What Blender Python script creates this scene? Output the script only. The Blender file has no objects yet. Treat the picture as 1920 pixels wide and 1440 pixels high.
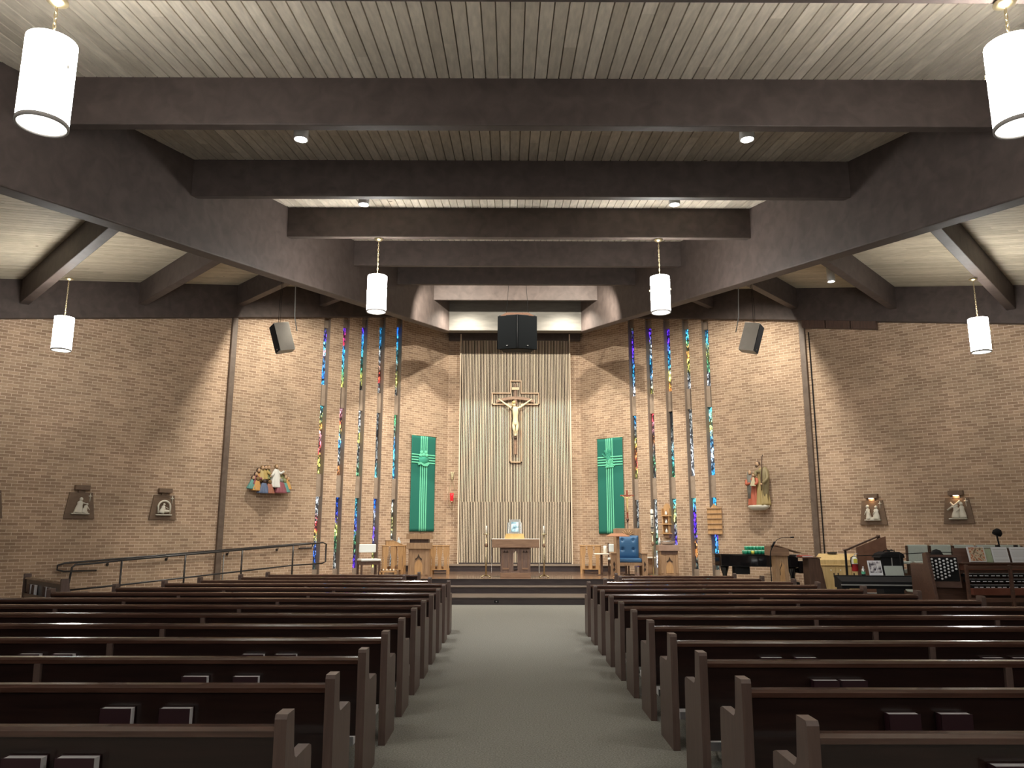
import bpy, bmesh, math, random
from mathutils import Vector, Matrix
random.seed(7)
C = bpy.context.scene.collection
S = bpy.context.scene
PI = math.pi
# ---------------------------------------------------------------- camera
F = 1442.0
PITCH, ROLL, YAW = math.radians(10.89), math.radians(0.09), math.radians(0.19)
fw = Vector((math.sin(YAW)*math.cos(PITCH), math.cos(YAW)*math.cos(PITCH), math.sin(PITCH)))
rt = Vector((math.cos(YAW), -math.sin(YAW), 0)); up = rt.cross(fw)
rt, up = rt*math.cos(ROLL)+up*math.sin(ROLL), -rt*math.sin(ROLL)+up*math.cos(ROLL)
cd = bpy.data.cameras.new('camera'); cam = bpy.data.objects.new('camera', cd); C.objects.link(cam)
M = Matrix((rt, up, -fw)).transposed().to_4x4(); M.translation = Vector((0, 0, 1.65))
cam.matrix_world = M
cd.sensor_fit = 'HORIZONTAL'; cd.sensor_width = 36.0; cd.lens = 36.0*F/1920
cd.clip_start = 0.05; cd.clip_end = 200
S.camera = cam
# ---------------------------------------------------------------- world, exposure
w = bpy.data.worlds.new('world'); S.world = w; w.use_nodes = True
w.node_tree.nodes['Background'].inputs[0].default_value = (0.5, 0.6, 0.8, 1)
w.node_tree.nodes['Background'].inputs[1].default_value = 0.3
vs = S.view_settings
vs.view_transform = 'Standard'; vs.look = 'None'; vs.gamma = 1.0; vs.use_curve_mapping = False
vs.exposure = 0.0
SPOT_W = 900.0; PEND_E = 60.0; DOWN_W = 90.0
CANC = (1.0, .945, .82); WARM = (1.0, 0.93, 0.83); NEUT = (1.0, 0.97, 0.92)

def light(kind, name, loc, power, color=NEUT, to=None, size=0.1, angle=None, blend=0.5):
    ld = bpy.data.lights.new(name, kind); ld.energy = power; ld.color = color
    if kind == 'AREA': ld.size = size
    else: ld.shadow_soft_size = size
    if kind == 'SPOT': ld.spot_size = math.radians(angle); ld.spot_blend = blend
    o = bpy.data.objects.new(name, ld); C.objects.link(o); o.location = loc
    if to is not None:
        o.rotation_euler = (Vector(to)-Vector(loc)).to_track_quat('-Z', 'Y').to_euler()
    return o

# wall frames: s runs along the wall outward from the sanctuary corner, t inward, per side
def LP(s, t, z): return Vector((-1.98-.7196*s+.6944*t, 24.5-.6944*s-.7196*t, z))
def RP(s, t, z): return Vector((2.3+.7377*s-.6751*t, 24.5-.6751*s-.7377*t, z))
ANG_L = math.atan2(-.6944, -.7196)      # direction of s on the left
ANG_R = math.atan2(-.6751, .7377)
X0 = .167
def roofz(y): return 5.305+.16*y

# washing lamps (their cans are built with the ceiling fittings)
CANS = [(-2.588, 8.779, 6.41), (2.923, 8.729, 6.40), (-2.386, 11.784, 6.89), (2.681, 11.728, 6.88)]
light('SPOT', 'can_lamp', (-2.588, 8.79, 6.38), SPOT_W*.35, NEUT, (-2.6, 15, 0), .06, 100, .8)
light('SPOT', 'can_lamp', (2.923, 8.74, 6.37), SPOT_W*.35, NEUT, (2.9, 15, 0), .06, 100, .8)
light('SPOT', 'can_lamp', (-2.386, 11.79, 6.86), SPOT_W*.42, NEUT, (-2.4, 17, 0), .06, 110, .8)
light('SPOT', 'can_lamp', (2.681, 11.74, 6.85), SPOT_W*.42, NEUT, (2.7, 17, 0), .06, 110, .8)
# cans hidden above the cross beams nearer the altar
for x in (-1.30, 1.63):
    light('SPOT', 'can_lamp', (x, 21.50, 8.28), SPOT_W*.75, CANC, (x*.9, 22.9, 0), .05, 140, .9)
    light('SPOT', 'can_lamp', (x*1.15, 18.62, 8.0), SPOT_W*1.0, CANC, (x*.6, 24.0, 4.6), .03, 120, .5)
# cans in the side roofs just past the third rafter, washing the walls by the windows
light('SPOT', 'can_lamp', LP(6.93, 3.3, 7.95), SPOT_W*1.15, CANC, LP(4.8, -.5, 1.5), .07, 112, .6)
light('SPOT', 'can_lamp', RP(6.93, 3.3, 7.95), SPOT_W*1.15, CANC, RP(4.8, -.5, 1.5), .07, 112, .6)
light('SPOT', 'can_lamp', RP(8.9, 2.2, 7.25), SPOT_W*.4, NEUT, RP(6.5, 3.5, 0), .07, 110, .9)
# added fill lights without fittings, unseen, where further pendants would hang
for x, y, z, e in ((-3.9, .1, 4.0, 130), (4.2, .1, 4.0, 130), (0.2, -2.5, 4.0, 110), (-9.5, 8.5, 4.6, 18), (9.8, 8.5, 4.6, 18), (-9.5, 2.5, 4.2, 50), (9.8, 2.5, 4.2, 50)):
    light('POINT', 'pendant_lamp', (x, y, z), e, NEUT, size=.2)

# ---------------------------------------------------------------- materials
def mat(name, col, rough=.6, metal=0, spec=.5, emit=None, es=0, coat=0):
    m = bpy.data.materials.new(name); m.use_nodes = True
    b = m.node_tree.nodes['Principled BSDF']
    b.inputs['Base Color'].default_value = (*col, 1); b.inputs['Roughness'].default_value = rough
    b.inputs['Metallic'].default_value = metal; b.inputs['Specular IOR Level'].default_value = spec
    b.inputs['Coat Weight'].default_value = coat
    if emit: b.inputs['Emission Color'].default_value = (*emit, 1); b.inputs['Emission Strength'].default_value = es
    return m
def nn(m, t, **kw):
    n = m.node_tree.nodes.new(t)
    for k, v in kw.items():
        if k in n.inputs: n.inputs[k].default_value = v
        else: setattr(n, k, v)
    return n
def lk(m, a, b): m.node_tree.links.new(a, b)
def ramp(m, fac, stops, interp='LINEAR'):
    r = nn(m, 'ShaderNodeValToRGB'); e = r.color_ramp.elements; r.color_ramp.interpolation = interp
    while len(e) < len(stops): e.new(0.5)
    for i, (p, c) in enumerate(stops): e[i].position = p; e[i].color = (*c, 1)
    lk(m, fac, r.inputs[0]); return r.outputs[0]
def bump(m, h, strength=.3, dist=.01):
    b = nn(m, 'ShaderNodeBump'); b.inputs['Strength'].default_value = strength; b.inputs['Distance'].default_value = dist
    lk(m, h, b.inputs['Height']); lk(m, b.outputs[0], m.node_tree.nodes['Principled BSDF'].inputs['Normal'])
def mapping(m, scale=(1, 1, 1), coord='Object'):
    t = nn(m, 'ShaderNodeTexCoord'); mp = nn(m, 'ShaderNodeMapping'); mp.inputs['Scale'].default_value = scale
    lk(m, t.outputs[coord], mp.inputs[0]); return mp.outputs[0]
def wood(name, a, b, rough=.45, scale=(1, 1, 1), grain=6.0, spec=.5, coat=0, bmp=.1):
    m = mat(name, a, rough, spec=spec, coat=coat); v = mapping(m, scale)
    n = nn(m, 'ShaderNodeTexNoise'); n.inputs['Scale'].default_value = grain; n.inputs['Detail'].default_value = 6
    n.inputs['Distortion'].default_value = .6
    lk(m, v, n.inputs[0]); c = ramp(m, n.outputs[0], [(.3, a), (.7, b)])
    lk(m, c, m.node_tree.nodes['Principled BSDF'].inputs['Base Color'])
    if bmp: bump(m, n.outputs[0], bmp, .004)
    return m
def speckle(name, a, b, scale, rough=.9, bmp=.3, dist=.004):
    m = mat(name, a, rough, spec=.2); v = mapping(m)
    n = nn(m, 'ShaderNodeTexNoise'); n.inputs['Scale'].default_value = scale; n.inputs['Detail'].default_value = 4; lk(m, v, n.inputs[0])
    lk(m, ramp(m, n.outputs[0], [(.35, a), (.65, b)]), m.node_tree.nodes['Principled BSDF'].inputs['Base Color'])
    bump(m, n.outputs[0], bmp, dist); return m

def brick_mat():
    m = mat('brick', (.4, .27, .18), .85, spec=.15)
    tc = nn(m, 'ShaderNodeTexCoord'); sp = nn(m, 'ShaderNodeSeparateXYZ'); lk(m, tc.outputs['Object'], sp.inputs[0])
    ad = nn(m, 'ShaderNodeMath'); ad.operation = 'ADD'; lk(m, sp.outputs[0], ad.inputs[0]); lk(m, sp.outputs[1], ad.inputs[1])
    cb = nn(m, 'ShaderNodeCombineXYZ'); lk(m, ad.outputs[0], cb.inputs[0]); lk(m, sp.outputs[2], cb.inputs[1])
    br = nn(m, 'ShaderNodeTexBrick'); lk(m, cb.outputs[0], br.inputs[0])
    for k, v in (('Scale', 1.0), ('Brick Width', .205), ('Row Height', .0677), ('Mortar Size', .0065), ('Mortar Smooth', .3), ('Bias', 0.0)):
        br.inputs[k].default_value = v
    br.inputs['Color1'].default_value = (.485, .352, .25, 1); br.inputs['Color2'].default_value = (.315, .215, .152, 1)
    br.inputs['Mortar'].default_value = (.66, .535, .42, 1)
    # rare darker headers, and a broad unevenness of the clay
    n = nn(m, 'ShaderNodeTexNoise'); n.inputs['Scale'].default_value = 1.1; n.inputs['Detail'].default_value = 3; lk(m, cb.outputs[0], n.inputs[0])
    mx = nn(m, 'ShaderNodeMix'); mx.data_type = 'RGBA'; mx.blend_type = 'MULTIPLY'; mx.inputs[0].default_value = 1
    lk(m, br.outputs[0], mx.inputs[6]); lk(m, ramp(m, n.outputs[0], [(.3, (.86, .84, .80)), (.7, (1.1, 1.05, 1.0))]), mx.inputs[7])
    n2 = nn(m, 'ShaderNodeTexNoise'); n2.inputs['Scale'].default_value = 60; n2.inputs['Detail'].default_value = 3; lk(m, cb.outputs[0], n2.inputs[0])
    mx2 = nn(m, 'ShaderNodeMix'); mx2.data_type = 'RGBA'; mx2.blend_type = 'MULTIPLY'; mx2.inputs[0].default_value = 1
    lk(m, mx.outputs[2], mx2.inputs[6]); lk(m, ramp(m, n2.outputs[0], [(.3, (.88, .88, .88)), (.7, (1.08, 1.08, 1.08))]), mx2.inputs[7])
    lk(m, mx2.outputs[2], m.node_tree.nodes['Principled BSDF'].inputs['Base Color'])
    bump(m, br.outputs['Fac'], -.35, .006)
    return m
def plank_mat(name, axis, a, b):
    """pale boards: one tint per board (boards are .133 wide along the axis), knots and faint grain"""
    m = mat(name, a, .7, spec=.2)
    tc = nn(m, 'ShaderNodeTexCoord'); sp = nn(m, 'ShaderNodeSeparateXYZ'); lk(m, tc.outputs['Object'], sp.inputs[0])
    al, ac = (1, 0) if axis == 'x' else (0, 1)
    dv = nn(m, 'ShaderNodeMath'); dv.operation = 'DIVIDE'; lk(m, sp.outputs[ac], dv.inputs[0]); dv.inputs[1].default_value = .133
    fl = nn(m, 'ShaderNodeMath'); fl.operation = 'FLOOR'; lk(m, dv.outputs[0], fl.inputs[0])
    sg = nn(m, 'ShaderNodeMath'); sg.operation = 'MULTIPLY_ADD'; lk(m, fl.outputs[0], sg.inputs[0]); sg.inputs[1].default_value = 1.37; 
    lk(m, sp.outputs[al], sg.inputs[2])
    dl = nn(m, 'ShaderNodeMath'); dl.operation = 'DIVIDE'; lk(m, sg.outputs[0], dl.inputs[0]); dl.inputs[1].default_value = 3.1
    fl2 = nn(m, 'ShaderNodeMath'); fl2.operation = 'FLOOR'; lk(m, dl.outputs[0], fl2.inputs[0])
    cb = nn(m, 'ShaderNodeCombineXYZ'); lk(m, fl.outputs[0], cb.inputs[0]); lk(m, fl2.outputs[0], cb.inputs[1])
    wn = nn(m, 'ShaderNodeTexWhiteNoise'); wn.noise_dimensions = '2D'; lk(m, cb.outputs[0], wn.inputs[0])
    c = ramp(m, wn.outputs[0], [(0, a), (1, b)])
    n = nn(m, 'ShaderNodeTexNoise'); n.inputs['Scale'].default_value = 3; n.inputs['Detail'].default_value = 8
    mp = nn(m, 'ShaderNodeMapping'); mp.inputs['Scale'].default_value = (8, .8, 8) if axis == 'x' else (.8, 8, 8)
    lk(m, tc.outputs['Object'], mp.inputs[0]); lk(m, mp.outputs[0], n.inputs[0])
    mx = nn(m, 'ShaderNodeMix'); mx.data_type = 'RGBA'; mx.blend_type = 'MULTIPLY'; mx.inputs[0].default_value = 1
    lk(m, c, mx.inputs[6]); lk(m, ramp(m, n.outputs[0], [(.3, (.82, .82, .82)), (.7, (1.08, 1.08, 1.08))]), mx.inputs[7])
    v = nn(m, 'ShaderNodeTexVoronoi'); v.inputs['Scale'].default_value = 1.3; lk(m, tc.outputs['Object'], v.inputs[0])
    k = ramp(m, v.outputs['Distance'], [(.03, (.30, .26, .22)), (.05, (1, 1, 1))])
    mx2 = nn(m, 'ShaderNodeMix'); mx2.data_type = 'RGBA'; mx2.blend_type = 'MULTIPLY'; mx2.inputs[0].default_value = 1
    lk(m, mx.outputs[2], mx2.inputs[6]); lk(m, k, mx2.inputs[7])
    lk(m, mx2.outputs[2], m.node_tree.nodes['Principled BSDF'].inputs['Base Color'])
    return m
def glass_mat(name, stops, seed):
    """daylight through dalle-like stained glass: small slanting lead-divided pieces, hue by height"""
    m = bpy.data.materials.new(name); m.use_nodes = True; nt = m.node_tree
    b = nt.nodes['Principled BSDF']; b.inputs['Roughness'].default_value = .25
    tc = nn(m, 'ShaderNodeTexCoord'); mp = nn(m, 'ShaderNodeMapping')
    mp.inputs['Location'].default_value = (seed*3.1, seed*1.7, seed*2.3); mp.inputs['Rotation'].default_value = (0, .5, 0)
    mp.inputs['Scale'].default_value = (30, 1, 13); lk(m, tc.outputs['Object'], mp.inputs[0])
    v = nn(m, 'ShaderNodeTexVoronoi'); v.inputs['Scale'].default_value = 1; lk(m, mp.outputs[0], v.inputs[0])
    sp = nn(m, 'ShaderNodeSeparateXYZ'); lk(m, tc.outputs['Generated'], sp.inputs[0])
    rs = nn(m, 'ShaderNodeSeparateColor'); lk(m, v.outputs['Color'], rs.inputs[0])
    j = nn(m, 'ShaderNodeMath'); j.operation = 'MULTIPLY_ADD'; lk(m, rs.outputs[0], j.inputs[0]); j.inputs[1].default_value = .16; lk(m, sp.outputs[2], j.inputs[2])
    j2 = nn(m, 'ShaderNodeMath'); j2.operation = 'SUBTRACT'; lk(m, j.outputs[0], j2.inputs[0]); j2.inputs[1].default_value = .08
    col = ramp(m, j2.outputs[0], stops)
    br = ramp(m, rs.outputs[1], [(.0, (.03, .03, .03)), (.38, (.12, .12, .12)), (.5, (.55, .55, .55)), (.85, (1.0, 1.0, 1.0)), (.95, (2.2, 2.2, 2.2))])
    ve = nn(m, 'ShaderNodeTexVoronoi'); ve.feature = 'DISTANCE_TO_EDGE'; ve.inputs['Scale'].default_value = 1; lk(m, mp.outputs[0], ve.inputs[0])
    ed = ramp(m, ve.outputs[0], [(.03, (.0, .0, .0)), (.08, (1, 1, 1))])
    mx = nn(m, 'ShaderNodeMix'); mx.data_type = 'RGBA'; mx.blend_type = 'MULTIPLY'; mx.inputs[0].default_value = 1
    lk(m, col, mx.inputs[6]); lk(m, br, mx.inputs[7])
    m2 = nn(m, 'ShaderNodeMix'); m2.data_type = 'RGBA'; m2.blend_type = 'MULTIPLY'; m2.inputs[0].default_value = 1
    lk(m, mx.outputs[2], m2.inputs[6]); lk(m, ed, m2.inputs[7])
    b.inputs['Base Color'].default_value = (.03, .03, .04, 1)
    lk(m, m2.outputs[2], b.inputs['Emission Color']); b.inputs['Emission Strength'].default_value = 1.9
    return m

MT = {}
MT['brick'] = brick_mat()
MT['plankx'] = plank_mat('ceiling_boards', 'x', (.53, .465, .375), (.72, .64, .53))
MT['planks'] = plank_mat('side_ceiling_boards', 'y', (.46, .40, .30), (.60, .53, .41))
MT['beam'] = wood('dark_glulam', (.062, .047, .042), (.092, .070, .062), .6, (1, 1, 1), 5, spec=.3)
MT['greybeam'] = wood('grey_board', (.095, .088, .078), (.13, .12, .105), .7, (.5, 1, 3), 5, spec=.3)
MT['carpet'] = speckle('carpet', (.215, .212, .187), (.37, .365, .33), 75, .95, .4, .006)
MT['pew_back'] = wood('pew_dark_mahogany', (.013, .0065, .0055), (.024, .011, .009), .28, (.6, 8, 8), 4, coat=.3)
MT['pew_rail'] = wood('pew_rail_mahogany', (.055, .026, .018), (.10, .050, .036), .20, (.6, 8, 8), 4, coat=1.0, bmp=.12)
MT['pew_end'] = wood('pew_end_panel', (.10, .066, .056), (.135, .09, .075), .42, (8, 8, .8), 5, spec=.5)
MT['stage'] = wood('stage_floor_tile', (.16, .095, .065), (.24, .15, .10), .14, (.8, 6, 1), 4, bmp=.03)
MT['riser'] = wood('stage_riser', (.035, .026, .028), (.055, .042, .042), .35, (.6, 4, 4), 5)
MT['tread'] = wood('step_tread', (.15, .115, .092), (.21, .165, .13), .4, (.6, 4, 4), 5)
MT['slat'] = wood('slat_oak', (.62, .50, .37), (.80, .68, .52), .6, (18, 18, .25), 2.5, spec=.2)
MT['slatback'] = mat('slat_backing', (.018, .012, .010), .95, spec=.05)
MT['post'] = wood('steel_post', (.11, .075, .055), (.16, .115, .085), .5)
MT['black'] = mat('black_paint', (.010, .010, .011), .75, spec=.2)
MT['grille'] = mat('speaker_cloth', (.004, .0045, .005), .9, spec=.05)
MT['blackmetal'] = mat('black_railing', (.018, .014, .013), .3, spec=.6)
MT['brass'] = mat('brass', (.50, .42, .26), .4, 1)
MT['shade'] = mat('lit_fabric_shade', (.85, .84, .8), .8, emit=(1.0, .985, .94), es=PEND_E)
MT['diff'] = mat('lamp_diffuser', (.85, .84, .8), .8, emit=(1.0, .97, .88), es=4)
MT['trimband'] = mat('shade_trim', (.45, .43, .42), .7)
MT['maroon'] = mat('hymnal_cover', (.028, .007, .012), .5)
MT['pages'] = mat('book_pages', (.72, .72, .74), .8)
MT['white'] = mat('white_cloth', (.75, .74, .71), .85)
MT['backwall'] = mat('back_wall_plaster', (.30, .24, .19), .9)

# ---------------------------------------------------------------- mesh helpers
class MB:
    def __init__(s): s.v = []; s.f = []; s.sm = []
    def add(s, vs, fs, smooth=False, M=None):
        o = len(s.v); s.v += [tuple(M @ Vector(p)) if M else tuple(p) for p in vs]
        s.f += [tuple(i+o for i in f) for f in fs]; s.sm += [smooth]*len(fs); return s
    def box(s, x0, x1, y0, y1, z0, z1, M=None):
        vs = [(x, y, z) for z in (z0, z1) for y in (y0, y1) for x in (x0, x1)]
        return s.add(vs, [(0, 2, 3, 1), (4, 5, 7, 6), (0, 1, 5, 4), (2, 6, 7, 3), (0, 4, 6, 2), (1, 3, 7, 5)], M=M)
    def hexa(s, a, b):   # two quads (lists of 4 points), joined
        return s.add(list(a)+list(b), [(3, 2, 1, 0), (4, 5, 6, 7), (0, 1, 5, 4), (1, 2, 6, 5), (2, 3, 7, 6), (3, 0, 4, 7)])
    def prism(s, poly, d0, d1, axis='x', M=None, smooth=False):
        """poly = 2D points; extruded along axis. x:(y,z) y:(x,z) z:(x,y)"""
        n = len(poly)
        def P(p, d): return {'x': (d, p[0], p[1]), 'y': (p[0], d, p[1]), 'z': (p[0], p[1], d)}[axis]
        vs = [P(p, d0) for p in poly]+[P(p, d1) for p in poly]
        fs = [tuple(range(n)), tuple(range(2*n-1, n-1, -1))]
        fs += [(i, i+n, (i+1) % n+n, (i+1) % n) for i in range(n)]
        return s.add(vs, fs, M=M)
    def lathe(s, prof, seg=16, c=(0, 0, 0), M=None, cap=True, smooth=True):
        vs = []; n = len(prof)
        for r, z in prof:
            for k in range(seg):
                a = 2*PI*k/seg; vs.append((c[0]+r*math.cos(a), c[1]+r*math.sin(a), c[2]+z))
        fs = [(i*seg+k, i*seg+(k+1) % seg, (i+1)*seg+(k+1) % seg, (i+1)*seg+k) for i in range(n-1) for k in range(seg)]
        o = len(s.v); s.add(vs, fs, smooth, M)
        if cap:
            s.f += [tuple(o+k for k in range(seg-1, -1, -1)), tuple(o+(n-1)*seg+k for k in range(seg))]; s.sm += [False]*2
        return s
    def cyl(s, x, y, z0, z1, r, seg=16, r2=None, M=None):
        return s.lathe([(r, z0), (r if r2 is None else r2, z1)], seg, (x, y, 0), M)
    def tube(s, pts, r, seg=8, closed=False, rs=None):
        pts = [Vector(p) for p in pts]; n = len(pts); vs = []; prev = None
        for i, p in enumerate(pts):
            if closed: d = (pts[(i+1) % n]-pts[i-1])
            else: d = pts[min(i+1, n-1)]-pts[max(i-1, 0)]
            d.normalize()
            if prev is None:
                a = Vector((0, 0, 1)) if abs(d.z) < .9 else Vector((1, 0, 0)); u = d.cross(a).normalized()
            else: u = (prev-d*prev.dot(d)).normalized()
            prev = u; v = d.cross(u); rr = rs[i] if rs else r
            for k in range(seg):
                a = 2*PI*k/seg; vs.append(p+u*rr*math.cos(a)+v*rr*math.sin(a))
        m = n if closed else n-1
        fs = [(i*seg+k, i*seg+(k+1) % seg, ((i+1) % n)*seg+(k+1) % seg, ((i+1) % n)*seg+k) for i in range(m) for k in range(seg)]
        o = len(s.v); s.add(vs, fs, True)
        if not closed:
            s.f += [tuple(o+k for k in range(seg-1, -1, -1)), tuple(o+(n-1)*seg+k for k in range(seg))]; s.sm += [False]*2
        return s
    def ball(s, c, r, seg=12, rings=8, sc=(1, 1, 1), M=None):
        prof = [(max(r*math.sin(PI*i/rings), .0005), -r*math.cos(PI*i/rings)) for i in range(rings+1)]
        T = Matrix.Translation(c) @ Matrix.Diagonal((*sc, 1))
        return s.lathe(prof, seg, M=(M @ T) if M else T, cap=False)
    def mesh(s, name, m):
        me = bpy.data.meshes.new(name); me.from_pydata(s.v, [], s.f); me.materials.append(m)
        bm = bmesh.new(); bm.from_mesh(me)
        for f, q in zip(bm.faces, s.sm): f.smooth = q
        bmesh.ops.recalc_face_normals(bm, faces=bm.faces); bm.to_mesh(me); bm.free(); return me
    def build(s, name, m, parent=None, loc=None, rz=0, bevel=0, label=None):
        o = bpy.data.objects.new(name, s.mesh(name, MT[m] if isinstance(m, str) else m)); C.objects.link(o)
        if loc is not None: o.location = loc
        if rz: o.rotation_euler[2] = rz
        if parent: o.parent = parent
        if bevel:
            b = o.modifiers.new('bevel', 'BEVEL'); b.width = bevel; b.segments = 2; b.limit_method = 'ANGLE'
        if label: o['label'] = label
        return o
def thing(name, label, cat, loc=(0, 0, 0), rz=0, group=None):
    o = bpy.data.objects.new(name, None); C.objects.link(o); o.empty_display_size = .1
    o.location = loc; o.rotation_euler[2] = rz; o['label'] = label; o['category'] = cat
    if group: o['group'] = group
    return o
def tag(o, label, cat, group=None):
    o['label'] = label; o['category'] = cat
    if group: o['group'] = group
    return o
def struct(o): o['kind'] = 'structure'; return o
def dup(root, loc, rz=None, label=None, group=None):
    def cp(o, par):
        c = o.copy(); C.objects.link(c)
        if par: c.parent = par
        for ch in list(kids.get(o.name, [])): cp(ch, c)
        return c
    kids = {}
    for o in bpy.data.objects:
        if o.parent: kids.setdefault(o.parent.name, []).append(o)
    r = cp(root, None); r.location = loc
    if rz is not None: r.rotation_euler[2] = rz
    if label: r['label'] = label
    if group: r['group'] = group
    return r
def frame(P, s, t, z):  # matrix of a wall frame: x along s, y inward, z up
    o = P(s, t, z); ax = P(1, 0, 0)-P(0, 0, 0); ay = P(0, 1, 0)-P(0, 0, 0)
    return Matrix((ax, ay, Vector((0, 0, 1)))).transposed().to_4x4(), o

# ================================================================ SETTING
# floor
b = MB(); b.box(-13, 13, -5, 26, -.2, 0); struct(b.build('floor', 'carpet'))
# brick side walls with window slots; local x = -s on the left so the object stays right-handed
SC = [2.10, 2.73, 3.36, 3.99, 4.62]   # outer (larger s) edge of every slot = SC ; slot runs SC-.22..SC
SW = .22
ROWS = [(.64, 2.62), (3.20, 5.17), (5.73, None)]
def topz(s): return 9.47-.203*s          # underside of roof boards at the wall
def beamz(s): return 8.60-.203*s         # underside of the perimeter beam
def build_wall(side, P):
    """bricks from s=-.2 to 13.4"""
    sgn = -1 if side == 'left' else 1
    b = MB()
    def quadbox(s0, s1, t0, t1, z0a, z0b, z1a, z1b):
        # local coords: x = sgn*s, y = -t mapped: local y positive = into the wall (away from room)
        a = [(sgn*s0, -t0, z0a), (sgn*s1, -t0, z0b), (sgn*s1, -t0, z1b), (sgn*s0, -t0, z1a)]
        c = [(sgn*s0, -t1, z0a), (sgn*s1, -t1, z0b), (sgn*s1, -t1, z1b), (sgn*s0, -t1, z1a)]
        b.hexa(a, c)
    edges = [0.0]
    for sc in SC: edges += [sc-SW, sc]
    edges.append(13.6)
    for i in range(0, len(edges)-1):
        s0, s1 = edges[i], edges[i+1]
        if i % 2 == 0: quadbox(s0, s1, 0, -.36, 0, 0, topz(s0), topz(s1))
        else:
            # brick infill inside the slot, set back, between the panes
            quadbox(s0, s1, -.12, -.36, 0, 0, .62, .62)
            quadbox(s0, s1, -.12, -.36, 2.62, 2.62, 3.20, 3.20)
            quadbox(s0, s1, -.12, -.36, 5.17, 5.17, 5.73, 5.73)
            quadbox(s0, s1, -.12, -.36, beamz(s0)-.24, beamz(s1)-.24, topz(s0), topz(s1))
    o = b.build('wall_'+side, 'brick')
    o.location = P(0, 0, 0); ax = (P(1, 0, 0)-P(0, 0, 0))*sgn
    o.rotation_euler[2] = math.atan2(ax.y, ax.x)
    return struct(o)
build_wall('left', LP); build_wall('right', RP)
# front wall
b = MB(); b.box(-1.98, 2.3, 0, .3, 0, 9.4)
o = b.build('wall_front', 'brick', loc=(0, 24.5, 0)); struct(o)
# side and back walls behind the view, closing the room
pl = LP(13.6, 0, 0); pr = RP(13.6, 0, 0)
b = MB(); b.box(pl.x-.3, pl.x, -4, pl.y+.1, 0, 9); struct(b.build('wall_far_left', 'backwall'))
b = MB(); b.box(pr.x, pr.x+.3, -4, pr.y+.1, 0, 9); struct(b.build('wall_far_right', 'backwall'))
b = MB(); b.box(pl.x-.3, pr.x+.3, -4.3, -4, 0, 9); struct(b.build('wall_back', 'backwall'))

# windows: panes of stained glass
BL = (.02, .18, 1.0); SK = (.05, .45, .95); CY = (.15, .75, .85); GR = (.12, .5, .22); YE = (.9, .85, .2)
OR = (.95, .35, .08); RE = (.85, .06, .08); VI = (.12, .03, .9); WH = (.75, .8, .85); GY = (.32, .34, .33); PK = (.9, .5, .6); DK = (.05, .07, .06)
# from bottom to top, per column from the sanctuary outward, rows bottom / middle / top
GL = [[[GY, WH, YE, GY], [SK, CY, SK, GY, GR], [GY, YE, GY, CY, SK, BL]],
      [[YE, GY, VI, WH, BL], [CY, GY, GY, DK, GY], [GY, RE, OR, WH, DK, SK, SK]],
      [[VI, DK, GR, VI, SK, CY], [GR, GY, GY, YE, WH, GY], [DK, YE, GR, CY, SK, SK, VI]],
      [[GY, DK, GR, YE, VI, BL], [OR, GY, GY, SK, YE, RE, PK], [YE, GR, CY, SK, SK, RE, VI]],
      [[DK, BL, YE, RE, GY, WH], [YE, YE, RE, PK, OR, YE, CY], [SK, BL, SK, PK, CY, VI, DK]]]
GRr = [[[VI, GY, DK, GY, GY], [YE, RE, OR, YE, GY, SK], [WH, SK, SK, VI, VI, DK]],
       [[WH, GR, WH, GY], [GY, GR, GY, OR, PK, RE], [YE, WH, SK, SK, WH, DK, VI]],
       [[VI, WH, VI, GY, YE, CY], [GR, CY, GY, DK, DK], [OR, YE, SK, SK, VI, VI]],
       [[DK, OR, DK, VI, VI, CY], [WH, WH, WH, GY, GY], [WH, DK, YE, OR, GR, SK]],
       [[DK, SK, VI, GY, SK], [SK, WH, SK, YE, CY], [WH, DK, GR, YE, CY, SK]]]
def grow(c, k):
    return tuple(min(x*k, 1.5) for x in c)
wn = 0
for side, P, tab in (('left', LP, GL), ('right', RP, GRr)):
    sgn = -1 if side == 'left' else 1
    for ci, sc in enumerate(SC):
        for ri, (z0, z1) in enumerate(ROWS):
            s0, s1 = sc-SW, sc
            wn += 1; cols = tab[ci][ri]; n = len(cols)
            m = glass_mat('stained_glass', [((i+.5)/n, cols[i]) for i in range(n)], wn)
            za = z1 if z1 else beamz(s0)-.24; zb = z1 if z1 else beamz(s1)-.24
            b = MB(); 
            b.hexa([(sgn*s0, .20, z0), (sgn*s1, .20, z0), (sgn*s1, .20, zb), (sgn*s0, .20, za)],
                   [(sgn*s0, .22, z0), (sgn*s1, .22, z0), (sgn*s1, .22, zb), (sgn*s0, .22, za)])
            o = b.build('window_%d' % wn, m, loc=P(0, 0, 0)); ax = (P(1, 0, 0)-P(0, 0, 0))*sgn
            o.rotation_euler[2] = math.atan2(ax.y, ax.x); struct(o)
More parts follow.
